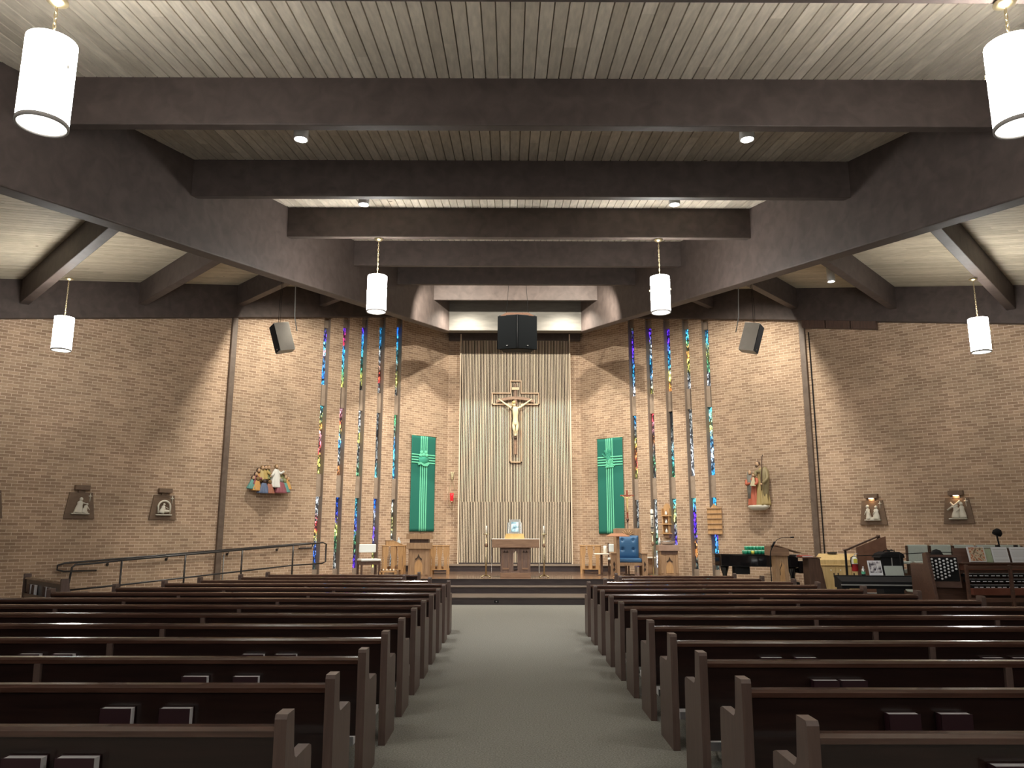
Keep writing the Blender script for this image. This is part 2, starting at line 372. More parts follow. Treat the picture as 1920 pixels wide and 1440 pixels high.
# smooth linings of the window slots: jambs and the infill between panes
MT['lining'] = wood('slot_lining', (.24, .185, .145), (.30, .235, .185), .7, (1, 1, 1), 4, spec=.2)
MT['infill'] = wood('slot_infill', (.34, .26, .195), (.42, .325, .25), .8, (1, 1, 1), 7, spec=.2)
tq = 200
for side, P in (('left', LP), ('right', RP)):
    sgn = -1 if side == 'left' else 1
    for sc in SC:
        s0, s1 = sc-SW, sc
        def bx(b, a0, a1, y0, y1, z0, z1): b.box(min(sgn*a0, sgn*a1), max(sgn*a0, sgn*a1), y0, y1, z0, z1)
        b = MB(); zt = beamz(s1)-.01
        bx(b, s0, s0+.012, .004, .198, .0, zt); bx(b, s1-.012, s1, .004, .198, .0, zt)
        o = b.build('trim_%d' % tq, 'lining', loc=P(0, 0, 0)); ax = (P(1, 0, 0)-P(0, 0, 0))*sgn; o.rotation_euler[2] = math.atan2(ax.y, ax.x); struct(o); tq += 1
        b = MB()
        for z0, z1 in ((0, .64), (2.60, 3.22), (5.15, 5.75), (beamz(s1)-.25, zt)): bx(b, s0+.012, s1-.012, .112, .199, z0, z1)
        o = b.build('trim_%d' % tq, 'infill', loc=P(0, 0, 0)); o.rotation_euler[2] = math.atan2(ax.y, ax.x); struct(o); tq += 1
# posts at the wall joints
for k, (P, s) in enumerate(((LP, 7.25), (RP, 7.32))):
    b = MB(); a = [P(s-.07, -.02, z) for z in (0, beamz(s))]; 
    q = lambda z: [P(s-.07, -.02, z), P(s+.07, -.02, z), P(s+.07, .09, z), P(s-.07, .09, z)]
    b.hexa(q(0), q(beamz(s)+.02)); struct(b.build('trim_%d' % (k+1), 'post', bevel=.006))
# perimeter beams on the side walls and over the front
def slopebox(P, s0, s1, t0, t1, zb, zt):
    b = MB()
    b.hexa([P(s0, t0, zb(s0)), P(s1, t0, zb(s1)), P(s1, t0, zt(s1)), P(s0, t0, zt(s0))],
           [P(s0, t1, zb(s0)), P(s1, t1, zb(s1)), P(s1, t1, zt(s1)), P(s0, t1, zt(s0))])
    return b
tn = 3
def trim(b, m='beam', bevel=.012):
    global tn
    o = b.build('trim_%d' % tn, m, bevel=bevel); tn += 1; return struct(o)
for P in (LP, RP):
    trim(slopebox(P, .3, 13.6, -.02, .16, beamz, lambda s: topz(s)+.02))
b = MB(); b.box(-1.98, 2.3, 24.32, 24.5, 7.78, 9.3); trim(b)
# rafters of the side roofs, level and square to the walls
for P in (LP, RP):
    for s in (12.0, 9.6, 7.2, 4.8, 2.4):
        tl = {12.0: 7.6, 9.6: 6.2, 7.2: 4.8, 4.8: 3.3, 2.4: 1.8}[s]
        b = MB(); z = topz(s)
        a = [P(s-.09, .1, z-.56), P(s+.09, .1, z-.56), P(s+.09, .1, z+.02), P(s-.09, .1, z+.02)]
        c = [P(s-.09, tl, z-.56), P(s+.09, tl, z-.56), P(s+.09, tl, z+.02), P(s-.09, tl, z+.02)]
        b.hexa(a, c); trim(b)
# the two great beams running up toward the sanctuary
def W(y): return 7.2-.234*y
for sg in (-1, 1):
    y0, y1 = -4.0, 22.75; th = .30
    def sec(y): 
        xi = X0+sg*W(y); xo = xi+sg*th
        return [(xi, y, roofz(y)-1.33), (xo, y, roofz(y)-1.33), (xo, y, roofz(y)+.42), (xi, y, roofz(y)+.42)]
    b = MB(); b.hexa(sec(y0), sec(y1)); trim(b, bevel=.02)
# cross beams between them
for y in (-.25, 2.36, 4.98, 7.64, 10.40, 13.02, 15.74, 18.20, 20.90):
    w_ = W(y)+.02; b = MB()
    z1 = roofz(y)
    b.hexa([(X0-w_, y, z1-.56), (X0+w_, y, z1-.56), (X0+w_, y, z1+.02), (X0-w_, y, z1+.02)],
           [(X0-w_, y+.16, z1-.54), (X0+w_, y+.16, z1-.54), (X0+w_, y+.16, z1+.04), (X0-w_, y+.16, z1+.04)])
    trim(b)
b = MB(); b.box(X0-1.99, X0+1.99, 22.3, 22.6, 7.57, 8.95); trim(b, 'greybeam')
# ceiling: real boards with v-joints
def boards(b, n, w, origin, ax, al, l0, l1, up_):
    """boards of width w stepped along ax; run along al between l0(i), l1(i)"""
    g = .007
    for i in range(n):
        a0, a1 = i*w, (i+1)*w
        L0, L1 = l0((a0+a1)/2), l1((a0+a1)/2)
        if L1-L0 < .05: continue
        pr = [(a0+.0015, .022), (a0+g, 0), (a1-g, 0), (a1-.0015, .022), (a1-.0015, .05), (a0+.0015, .05)]
        vs = [origin+ax*p[0]+al*L0+up_*p[1] for p in pr]+[origin+ax*p[0]+al*L1+up_*p[1] for p in pr]
        k = 6; fs = [tuple(range(k)), tuple(range(2*k-1, k-1, -1))]+[(j, j+k, (j+1) % k+k, (j+1) % k) for j in range(k)]
        b.add(vs, fs)
b = MB(); al = Vector((0, 1, .16)); nb = 126; x_l = -8.379
def yend(x):   # where the great beam cuts the board off
    return min(22.7, (7.2-abs(x_l+x-X0)+.16)/.234)
boards(b, nb, .133, Vector((x_l, 0, 5.305)), Vector((1, 0, 0)), al, lambda x: -4.0, yend, Vector((0, 0, 1)))
struct(b.build('ceiling', 'plankx'))
for nm, P in (('ceiling_left', LP), ('ceiling_right', RP)):
    sgn = -1 if nm.endswith('left') else 1
    ang = math.atan2((P(1, 0, 0)-P(0, 0, 0)).y*sgn, (P(1, 0, 0)-P(0, 0, 0)).x*sgn)
    b = MB()
    # local: x = sgn*s, y = -t ; z = 9.47-.203 s
    for i in range(90):
        a0, a1 = i*.133, (i+1)*.133; t = (a0+a1)/2
        # board spans s from the great beam to the far side
        smin = None
        for k in range(0, 220):
            s = -1+k*.1; p = P(s, t, 0)
            if abs(p.x-X0) > W(p.y)+.15: smin = s; break
        if smin is None: continue
        smax = 13.6+(t*1.3 if t > 0 else 0); g = .004
        pr = [(a0, .012), (a0+g, 0), (a1-g, 0), (a1, .012), (a1, .05), (a0, .05)]
        vs = [(sgn*smin, -p[0], topz(smin)+p[1]) for p in pr]+[(sgn*smax, -p[0], topz(smax)+p[1]) for p in pr]
        fs = [tuple(range(6)), tuple(range(11, 5, -1))]+[(j, j+6, (j+1) % 6+6, (j+1) % 6) for j in range(6)]
        b.add(vs, fs)
    o = b.build(nm, 'planks', loc=P(0, 0, 0), rz=ang); struct(o)
# closing slab above everything
b = MB(); b.box(-13, 13, -4.3, 26, 9.9, 10.1); o = b.build('ceiling_deck', 'backwall'); struct(o)

# platform: three steps in the middle, wings to the walls, inner dais
b = MB()
b.prism([(-4.45, 19.75), (4.75, 19.75), (4.75, 22.25), (2.3, 24.49), (-1.98, 24.49), (-5.57, 21.02), (-4.60, 20.02)], .33, .5, 'z')
o = b.build('floor_platform', 'stage'); struct(o)
def step(x0, x1, y0, y1, z0, z1, nose=.03):
    global tn
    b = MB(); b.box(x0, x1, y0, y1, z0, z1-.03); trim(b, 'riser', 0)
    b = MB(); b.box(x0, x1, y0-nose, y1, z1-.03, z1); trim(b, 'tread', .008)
step(-3.3, 4.7, 18.39, 20.0, 0, .175)
step(-3.3, 4.7, 19.43, 20.2, .175, .345)
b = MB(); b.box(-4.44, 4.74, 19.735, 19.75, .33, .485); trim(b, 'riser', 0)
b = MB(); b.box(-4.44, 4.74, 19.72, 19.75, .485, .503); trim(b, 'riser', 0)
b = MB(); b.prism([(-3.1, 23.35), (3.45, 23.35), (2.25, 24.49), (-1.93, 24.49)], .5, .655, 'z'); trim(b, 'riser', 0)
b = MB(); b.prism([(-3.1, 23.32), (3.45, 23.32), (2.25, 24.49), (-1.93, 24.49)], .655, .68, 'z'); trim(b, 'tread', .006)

# slatted oak wall behind the altar
def slats(z0, z1, x0, x1, y, phase):
    b = MB(); p = .0495; n = int(round((x1-x0)/p))
    for i in range(n):
        x = x0+phase+i*p
        b.box(x, x+.023, y, y+.055, z0, z1)
    return b
sp_ = thing('slat_panel', 'tall panel of vertical oak slats behind the altar', 'wall panel', (X0, 24.3, .68))
def rel(b): 
    b.v = [(x-X0, y-24.3, z-.68) for x, y, z in b.v]; return b
b = MB(); b.box(-1.56, 1.93, 24.42, 24.5, .68, 7.98); rel(b).build('backing', 'slatback', sp_)
rel(slats(.72, 2.576, -1.55, 1.92, 24.36, .01)).build('lower_slats', 'slat', sp_)
rel(slats(2.576, 7.96, -1.55, 1.92, 24.38, .022)).build('upper_slats', 'slat', sp_)
for x in (-1.60, 1.93):
    b = MB(); b.box(x, x+.04, 24.3, 24.5, .68, 7.98); rel(b).build('side_board', 'slat', sp_)
b = MB(); b.box(-1.56, 1.93, 24.34, 24.5, .68, .72); rel(b).build('bottom_rail', 'riser', sp_)

# ================================================================ LAMPS
def pendant(label, x, y, zc, zt, zb, group='cylinder pendants'):
    """zc canopy height, zt/zb top and bottom of the fabric drum"""
    t = thing('pendant_lamp', label, 'pendant lamp', (x, y, zc), 0, group)
    b = MB(); b.lathe([(.001, 0), (.075, 0), (.078, -.012), (.055, -.03), (.02, -.045), (.001, -.05)], 20); b.build('canopy', 'brass', t)
    b = MB(); n = int((zc-.05-zt)/.045)
    for i in range(n):
        z = -.05-i*.045; c = Vector((0, 0, z-.025)); pts = []
        for k in range(8):
            a = 2*PI*k/8; o = .011*math.cos(a)
            pts.append((c.x+(o if i % 2 else 0), c.y+(0 if i % 2 else o), c.z+.03*math.sin(a)))
        b.tube(pts, .0045, 5, closed=True)
    o = b.build('chain', 'brass', t)
    h = zt-zb; r = .17; z0 = zb-zc; z1 = zt-zc
    b = MB(); b.lathe([(r, z0+.02), (r, z1), (r-.006, z1), (r-.006, z0+.02)], 32, cap=False); 
    b.f += [(k, (k+1) % 32, 96+(k+1) % 32, 96+k) for k in range(32)]; b.sm += [True]*32
    b.build('lamp_shade', 'shade', t)
    b = MB(); b.lathe([(r+.004, z0), (r+.004, z0+.03), (r-.01, z0+.03), (r-.01, z0)], 32, cap=False)
    b.f += [(k, (k+1) % 32, 96+(k+1) % 32, 96+k) for k in range(32)]; b.sm += [True]*32
    b.build('shade_ring', 'trimband', t)
    b = MB(); b.cyl(0, 0, z0+.012, z0+.016, r-.012, 32); b.build('diffuser', 'diff', t)
    b = MB()
    for k in range(3):
        a = 2*PI*k/3+.4; b.tube([(0, 0, z1+.05), ((r-.003)*math.cos(a), (r-.003)*math.sin(a), z1-.005)], .004, 5)
    b.tube([(0, 0, z1+.06), (0, 0, z1-.1)], .008, 6)
    b.build('spider', 'brass', t)
    for a in (2.9, -.35):
        b = MB(); b.box(r-.01, r+.022, -.006, .006, z0+h*.62, z0+h*.66, M=Matrix.Rotation(a, 4, 'Z')); b.build('shade_clip', 'brass', t)
    return t
pendant('white drum pendant hanging nearest on the left, under the frame top', -3.38, 5.11, 5.54, 5.19, 4.52)
pendant('white drum pendant hanging nearest on the right, cut by the frame edge', 3.69, 5.09, 5.54, 5.19, 4.52)
pendant('white drum pendant left of the centre speaker cluster, hung from the black cross beam', -2.36, 13.12, 6.83, 6.12, 5.46)
pendant('white drum pendant right of the centre speaker cluster, hung from the black cross beam', 2.68, 13.12, 6.83, 6.12, 5.46)
pendant('small white drum pendant hanging in front of the far left brick wall', -8.53, 14.27, 6.46, 5.67, 5.02)
pendant('small white drum pendant hanging in front of the far right brick wall', 8.94, 14.16, 6.46, 5.66, 5.0)
canmat = mat('white_can', (.7, .7, .68), .5); canlens = mat('can_lens', (1, 1, 1), .5, emit=(1, .98, .95), es=60)
def can(label, p, top, tilt=0):
    t = thing('can_light', label, 'ceiling light', (p[0], p[1], top), 0, 'can spotlights')
    h = top-p[2]; b = MB(); b.lathe([(.001, 0), (.085, 0), (.09, -h), (.078, -h), (.075, -h+.05), (.001, -h+.05)], 20); b.build('housing', canmat, t)
    b = MB(); b.lathe([(.001, -h+.045), (.07, -h+.045), (.072, -h+.03), (.001, -h+.02)], 20); b.build('lens', canlens, t)
for p, l in zip(CANS, ('lit can spotlight left of centre, between the first two cross beams', 'lit can spotlight right of centre, between the first two cross beams',
                      'smaller lit can spotlight left of centre, just above the third cross beam', 'smaller lit can spotlight right of centre, just above the third cross beam')):
    can(l, p, roofz(p[1]))
p = RP(8.9, 2.2, 7.3); can('lit can spotlight under the right side roof beside a rafter', p, topz(8.9)-.02)

# ================================================================ PEWS
END_PROF = [(-.03, 0), (.46, 0), (.43, .58), (.42, .62), (.38, .635), (.14, .635), (.115, .65), (.10, .68), (.075, .86), (-.035, .86), (-.045, .84)]
def end_mb():
    b = MB(); b.prism(END_PROF, -.027, .027, 'x'); return b
end_mesh = end_mb().mesh('end_panel', MT['pew_end'])
def pew(label, x_aisle, x_out, y, group, rz=0, loc=None, name='pew', divs=True):
    t = thing(name, label, 'pew', loc or ((x_aisle+x_out)/2, y, 0), rz, group)
    L = abs(x_out-x_aisle)/2; 
    b = MB(); 
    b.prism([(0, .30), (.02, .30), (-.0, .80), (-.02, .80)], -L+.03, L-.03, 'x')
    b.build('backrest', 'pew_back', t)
    b = MB(); b.prism([(-.035, .765), (.03, .765), (.035, .79), (.025, .806), (0, .812), (-.025, .806), (-.037, .79)], -L+.02, L-.02, 'x')
    b.build('top_rail', 'pew_rail', t)
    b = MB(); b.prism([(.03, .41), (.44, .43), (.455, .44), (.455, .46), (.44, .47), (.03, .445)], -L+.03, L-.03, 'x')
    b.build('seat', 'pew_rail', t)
    for s in (-1, 1):
        e = bpy.data.objects.new('end_panel', end_mesh); C.objects.link(e); e.parent = t; e.location = (s*L, 0, 0)
    n = max(1, round(2*L/1.9))
    for i in range(1, n):
        x = -L+2*L*i/n
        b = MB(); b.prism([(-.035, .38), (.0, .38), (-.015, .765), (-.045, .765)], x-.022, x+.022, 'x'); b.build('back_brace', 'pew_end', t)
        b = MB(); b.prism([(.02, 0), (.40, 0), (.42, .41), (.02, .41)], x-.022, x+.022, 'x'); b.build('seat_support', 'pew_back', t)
    # folding kneeler under the back, seen from the aisle as pale steel
    b = MB(); 
    b.box(-L+.15, L-.15, -.42, -.26, .10, .16); b.build('kneeler_pad', 'pages', t)
    for s in (-1, 1):
        b = MB()
        for dx in (.12, .3):
            b.tube([(s*(L-dx), .0, .02), (s*(L-dx), -.25, .09)], .012, 6); b.tube([(s*(L-dx), .05, .22), (s*(L-dx), -.30, .12)], .010, 6)
        b.tube([(s*(L-.12), -.2, .10), (s*(L-.3), -.2, .10)], .010, 6)
        b.build('kneeler_frame', 'white', t)
    return t
ORD = ['nearest', 'second', 'third', 'fourth', 'fifth', 'sixth', 'seventh', 'eighth', 'ninth', 'tenth', 'eleventh', 'twelfth', 'thirteenth', 'front']
LROW = [3.64, 4.59, 5.54, 6.50, 7.45, 8.40, 9.31, 10.25, 11.20, 12.15, 13.12, 13.98, 14.9, 15.8]
LIN = [-1.0]*11+[-1.40, -1.97, -1.80]
LOUT = [-7.6]*6+[-7.4, -6.9, -6.45, -6.02, -5.70, -5.45, -5.05, -4.82]
RROW = [3.53, 4.47, 5.42, 6.36, 7.31, 8.26, 9.18, 10.08, 11.01, 11.95, 12.89, 13.75, 14.62, 15.5]
RIN = [1.295]*11+[1.67, 2.05, 2.10]
ROUT = [7.4]*5+[6.9, 6.5, 6.0, 5.68, 5.35, 5.03, 4.95, 4.68, 4.42]
PEWS = {}
for i in range(14):
    k = ORD[i]
    for side, Y, a, o in (('left', LROW[i], LIN[i], LOUT[i]), ('right', RROW[i], RIN[i], ROUT[i])):
        lab = ('dark mahogany pew %s of the aisle, %s row from the viewer' % (side, k)) if k != 'front' else 'dark mahogany pew %s of the aisle, row closest to the altar' % side
        if k == 'nearest': lab = 'dark mahogany pew %s of the aisle, cut by the bottom edge' % side
        PEWS[side, i] = pew(lab, a, o, Y, 'pews %s of the aisle' % side)

# ================================================================ HYMNALS
MT['oak'] = wood('honey_oak', (.42, .235, .10), (.58, .35, .165), .5, (6, 6, .7), 5)
MT['oakdark'] = wood('brown_oak', (.20, .115, .07), (.30, .18, .11), .5, (.8, 6, 6), 5)
MT['oakmid'] = wood('medium_oak', (.30, .18, .10), (.42, .27, .155), .5, (6, 6, .7), 5)
MT['walnut'] = wood('dark_walnut', (.065, .035, .024), (.11, .06, .04), .45, (6, 6, .7), 5)
MT['carve'] = mat('carved_recess', (.05, .03, .02), .8)
MT['pianoblack'] = mat('polished_black', (.006, .006, .007), .08, coat=.6)
MT['ivory'] = mat('ivory_carving', (.66, .57, .36), .55)
MT['skin'] = mat('painted_flesh', (.55, .36, .22), .6)
MT['hair'] = mat('painted_hair', (.06, .035, .02), .7)
MT['gilt'] = mat('gilded_carving', (.62, .47, .20), .45)
MT['silver'] = mat('pewter', (.62, .64, .64), .25, .9)
MT['bluel'] = mat('blue_leather', (.04, .125, .26), .35)
MT['pale'] = speckle('pale_green_upholstery', (.42, .47, .43), (.50, .55, .50), 120)
MT['pad'] = mat('white_vinyl', (.72, .75, .73), .5)
MT['paper'] = mat('white_paper', (.80, .82, .85), .8)
MT['ink'] = mat('black_ink', (.03, .03, .03), .8)
MT['red'] = mat('red_paint', (.45, .01, .015), .3)
MT['redbook'] = mat('red_book', (.42, .07, .045), .6)
MT['redglass'] = mat('red_glass', (.5, .01, .02), .15, emit=(1, .04, .05), es=.5)
MT['yellow'] = mat('yellow_label', (.75, .70, .10), .6)
MT['greyplastic'] = mat('grey_plastic', (.28, .28, .27), .5)
MT['candle'] = mat('wax', (.82, .79, .70), .5)

def hymnal(label, x, y, rzd=0, group='hymnals in the pew racks', P=None, lean=0):
    t = thing('hymnal', label, 'book', (x, y, .478), math.radians(rzd), group)
    w_, h, d = .172, .212, .058
    b = MB(); b.box(-w_/2+.004, w_/2-.003, -d/2+.004, d/2-.004, .003, h-.003); b.build('pages', 'pages', t)
    b = MB(); b.box(-w_/2, w_/2, -d/2, -d/2+.004, 0, h); b.box(-w_/2, w_/2, d/2-.004, d/2, 0, h); b.box(-w_/2, -w_/2+.004, -d/2, d/2, 0, h)
    b.build('cover', 'maroon', t, bevel=.001); return t
def rack(pw, x0, x1):
    """book rack fixed to the back of a pew, in the pew's own coordinates"""
    L = (x1-x0)/2; c = (x0+x1)/2
    b = MB(); b.box(c-L, c+L, -.085, -.002, .46, .475); r = b.build('book_rack', 'pew_back', pw)
    b = MB(); b.box(c-L, c+L, -.095, -.085, .46, .53); b.build('lip', 'pew_back', r)
    for s in (-1, 1):
        b = MB(); b.prism([(-.095, .46), (-.002, .46), (-.002, .55), (-.095, .53)], c+s*L-.006, c+s*L+.006, 'x'); b.build('rack_end', 'pew_back', r)
HY = {('left', 0): [-2.10, -1.87], ('left', 1): [-2.17, -1.845], ('left', 2): [-2.12, -1.775], ('left', 3): [-3.82, -3.555, -2.04, -1.78],
      ('right', 0): [2.12], ('right', 1): [2.13, 2.41], ('right', 2): [2.095, 2.28], ('right', 3): [2.055, 2.325, 3.79, 4.03]}
POSN = {1: ['only one'], 2: ['left one', 'right one'], 4: ['leftmost', 'second', 'third', 'rightmost']}
for (side, r), xs in HY.items():
    Y = (LROW if side == 'left' else RROW)[r]
    for k, x in enumerate(xs):
        hymnal('maroon hymnal, %s in the back of the %s pew on the %s' % (POSN[len(xs)][k], ORD[r], side), x, Y-.050)
    grp = [xs] if len(xs) < 4 else [xs[:2], xs[2:]]
    pw = PEWS[side, r]
    for g in grp: rack(pw, min(g)-.14-pw.location.x, max(g)+.14-pw.location.x)
# pew set crosswise at the far left, seen from behind
px, py = -8.95, 14.85; ang = math.radians(-45)
t = pew('dark pew set at an angle by the far left wall with hymnals in its back', -1.15, 1.15, 0, None, rz=ang+0.0, loc=(px+.6, py-.6, 0))
rack(t, -.85, .85)
R45 = Matrix.Rotation(ang, 4, 'Z')
for k, (dx, lab) in enumerate(((-.62, 'leftmost'), (-.35, 'second from the left'), (.35, 'third from the left'), (.60, 'rightmost'))):
    q = R45 @ Vector((dx, -.046, 0))
    hymnal('pale-edged hymnal in the angled pew at the far left, %s of four' % lab, px+.6+q.x, py-.6+q.y, -45)

# ================================================================ WALL-HUNG THINGS
AL, AR = math.atan2(.6944, .7196), math.atan2(-.6751, .7377)
def onwall(side, s): 
    return (LP, AL) if side == 'left' else (RP, AR)
def skin_body(name, m, parent, nodes, edges, sub=2, loc=None):
    me = bpy.data.meshes.new(name); me.from_pydata([n[0] for n in nodes], edges, []); me.materials.append(MT[m] if isinstance(m, str) else m)
    o = bpy.data.objects.new(name, me); C.objects.link(o)
    if parent: o.parent = parent
    sk = o.modifiers.new('skin', 'SKIN'); sk.use_smooth_shade = True
    if not me.skin_vertices: 
        bm = bmesh.new(); bm.from_mesh(me); bm.verts.layers.skin.verify(); bm.to_mesh(me); bm.free()
    for v, n in zip(me.skin_vertices[0].data, nodes):
        r = n[1]; v.radius = (r, r) if not isinstance(r, tuple) else r
    me.skin_vertices[0].data[0].use_root = True
    ss = o.modifiers.new('sub', 'SUBSURF'); ss.levels = sub; ss.render_levels = sub
    if loc is not None: o.location = loc
    return o
# crucifix
t = thing('crucifix', 'large wooden crucifix with pale carved body on the slatted wall', 'crucifix', (.19, 24.36, 4.0))
def cx(b): b.v = [(x-.19, y-24.36, z-4.0) for x, y, z in b.v]; return b
b = MB(); y0, y1 = 24.30, 24.36; q = .036
segs = [(.01, .39, 6.41, 6.448), (.01, .01+q, 6.05, 6.41), (.39-q, .39, 6.05, 6.41), (-.57, .01+q, 6.012, 6.05), (.39-q, .96, 6.012, 6.05),
        (-.57, -.57+q, 5.65, 6.012), (.96-q, .96, 5.65, 6.012), (-.57, .01+q, 5.65, 5.686), (.39-q, .96, 5.65, 5.686), (.01, .01+q, 3.80, 5.65), (.39-q, .39, 3.80, 5.65), (.01, .39, 3.80, 3.836)]
for x0, x1, z0, z1 in segs: b.box(x0, x1, y0, y1, z0, z1)
cx(b).build('outline_frame', wood('light_frame_wood', (.50, .33, .20), (.62, .43, .28), .5), t)
b = MB(); b.box(.145, .235, 24.24, 24.31, 4.06, 6.32); cx(b).build('upright', 'oakdark', t, bevel=.006)
b = MB(); n = 12
for i in range(n):
    f0, f1 = i/n*2-1, (i+1)/n*2-1; zz = lambda f: 5.86-.11*f*f
    X = lambda f: .19+.60*f
    b.hexa([(X(f0), 24.22, zz(f0)-.045), (X(f1), 24.22, zz(f1)-.045), (X(f1), 24.22, zz(f1)+.045), (X(f0), 24.22, zz(f0)+.045)],
           [(X(f0), 24.28, zz(f0)-.045), (X(f1), 24.28, zz(f1)-.045), (X(f1), 24.28, zz(f1)+.045), (X(f0), 24.28, zz(f0)+.045)])
cx(b).build('crossbar', 'oakdark', t)
b = MB(); b.box(.075, .305, 24.205, 24.225, 6.12, 6.20); cx(b).build('title_board', 'ivory', t, bevel=.004)
def c3(x, y, z): return (x, y-.16, z-4.0)
nodes = [(c3(0, 0, 5.06), (.095, .07)), (c3(0, -.02, 5.20), (.075, .06)), (c3(0, -.03, 5.36), (.105, .07)), (c3(-.01, -.03, 5.50), (.085, .055)), (c3(-.03, -.05, 5.57), .036), (c3(-.05, -.08, 5.66), (.055, .065)),
         (c3(-.13, -.02, 5.53), .04), (c3(-.32, .0, 5.66), .030), (c3(-.50, .03, 5.80), .02), (c3(-.545, .03, 5.83), (.03, .014)),
         (c3(.12, -.02, 5.53), .04), (c3(.31, .0, 5.66), .030), (c3(.49, .03, 5.80), .02), (c3(.535, .03, 5.83), (.03, .014)),
         (c3(-.055, -.02, 4.98), .062), (c3(-.05, -.09, 4.83), .045), (c3(-.02, -.03, 4.69), .034), (c3(-.015, -.04, 4.62), .024),
         (c3(.055, -.02, 4.98), .062), (c3(.05, -.08, 4.82), .045), (c3(.02, -.03, 4.69), .034), (c3(.015, -.06, 4.62), .024)]
edges = [(0, 1), (1, 2), (2, 3), (3, 4), (4, 5), (3, 6), (6, 7), (7, 8), (8, 9), (3, 10), (10, 11), (11, 12), (12, 13), (0, 14), (14, 15), (15, 16), (16, 17), (0, 18), (18, 19), (19, 20), (20, 21)]
body = skin_body('corpus', 'ivory', t, nodes, edges)
b = MB(); b.ball(c3(-.05, -.075, 5.70), .062, sc=(1, 1, .8)); b.ball(c3(-.09, -.05, 5.64), .035, sc=(.8, 1, 1.5)); b.build('hair', 'gilt', t)
b = MB(); b.lathe([(.088, 0), (.10, .03), (.10, .09), (.085, .13)], 14, c3(0, -.0, 4.97)); b.build('loincloth', 'ivory', t)
b = MB(); b.box(-.04, .04, -.20, -.09, .55, .585); b.build('footrest', 'carve', t)

# banners
MT['bgreen'] = mat('green_banner_cloth', (.012, .155, .115), .85); MT['bmint'] = mat('mint_banner_stripe', (.17, .66, .42), .8)
MT['bmid'] = mat('sea_green_applique', (.06, .38, .26), .8)
def banner(label, side, s, z0, z1, kind):
    P, A = onwall(side, s); t = thing('banner', label, 'banner', P(s, .05, z0), A)
    H = z1-z0; w2 = .47
    def fold(x, z): return -.012*math.sin(x*9)*(1-abs(z/H-.5))
    b = MB(); nx, nz = 24, 30
    for i in range(nx+1):
        for j in range(nz+1):
            x = -w2+2*w2*i/nx; z = H*j/nz; b.v.append((x, fold(x, z), z))
    for i in range(nx):
        for j in range(nz): b.f.append((i*(nz+1)+j, (i+1)*(nz+1)+j, (i+1)*(nz+1)+j+1, i*(nz+1)+j+1)); b.sm.append(True)
    o = b.build('cloth', 'bgreen', t); so = o.modifiers.new('solid', 'SOLIDIFY'); so.thickness = .004
    def strip(x0, x1, za, zb, name='stripe', yo=-.006):
        b = MB(); n = 30
        for i in range(n+1):
            if zb-za > x1-x0:
                z = za+(zb-za)*i/n; b.v += [(x0, fold(x0, z)+yo, z), (x1, fold(x1, z)+yo, z)]
            else:
                x = x0+(x1-x0)*i/n; b.v += [(x, fold(x, za)+yo, za), (x, fold(x, zb)+yo, zb)]
        for i in range(n): b.f.append((2*i, 2*i+1, 2*i+3, 2*i+2)); b.sm.append(True)
        o = b.build(name, 'bmint', t); so = o.modifiers.new('solid', 'SOLIDIFY'); so.thickness = .003
    f = 1 if kind == 'loaves' else 1
    xs = [(.37, .415), (.447, .492), (.522, .567), (.603, .65)] if kind == 'loaves' else [(.335, .38), (.41, .455), (.485, .53), (.575, .62)]
    cyf = .245 if kind == 'loaves' else .245
    for a, c in xs:
        strip(-w2+a*2*w2, -w2+c*2*w2, 0.01, H-.01)
    for k in range(4):
        zz = H*(1-.195-.028*k); 
        strip(-w2+.005, w2-.005, zz-.042, zz, yo=-.010)
    cxp = -w2+.5*2*w2 if kind == 'loaves' else -w2+.5*2*w2; cz = H*(1-cyf)
    if kind == 'loaves':
        b = MB(); b.lathe([(.001, -.015), (.20, -.015), (.20, .0), (.001, .01)], 28, M=Matrix.Translation((cxp, -.02, cz-.02)) @ Matrix.Rotation(PI/2, 4, 'X') @ Matrix.Diagonal((1, .9, 1, 1))); b.build('basket', 'bmid', t)
        for dx, dz in ((-.10, .20), (.06, .21), (-.13, .11), (-.02, .13), (.10, .12)):
            b = MB(); b.ball((cxp+dx, -.03, cz+dz), .068, sc=(1, .25, .8)); b.build('loaf', 'bmint', t)
        b = MB(); b.prism([(cxp-.24, cz-.13), (cxp-.14, cz-.10), (cxp, cz-.15), (cxp+.17, cz-.09), (cxp+.2, cz-.14), (cxp+.12, cz-.22), (cxp-.02, cz-.22), (cxp-.13, cz-.16), (cxp-.22, cz-.20)], -.045, -.03, 'y')
        b.build('fish', 'bmint', t)
    else:
        for k, (dx, dz, ang) in enumerate(((-.17, .09, .85), (-.11, .17, .5), (-.04, .2, .15), (.03, .13, -.15))):
            b = MB()
            for j in range(7):
                for sd in (-1, 1):
                    x = cxp-.02+dx*.5-math.sin(ang)*(.05*j-.1)+sd*.016; z = cz+.02+dz*.5+math.cos(ang)*(.05*j-.06)
                    b.ball((x, -.024, z), .02, 8, 5, sc=(.7, .4, 1.5))
            b.build('wheat_ear', 'bmid', t)
        b = MB()
        for j in range(6):
            for i in range(6-j//2):
                b.ball((cxp-.13+.052*i+.03*(j % 2)+.02*j, -.026, cz-.18+.045*j), .026, 8, 5, sc=(1, .5, 1))
        b.build('grapes', 'bmint', t)
    b = MB(); b.tube([(-w2-.04, .005, H+.005), (w2+.04, .005, H+.005)], .012, 8); b.build('rod', 'brass', t)
    return t
banner('green banner left of the slatted wall with mint cross and loaves motif', 'left', .98, 1.66, 4.57, 'loaves')
banner('green banner right of the slatted wall with mint cross, wheat and grapes', 'right', 1.13, 1.60, 4.51, 'wheat')

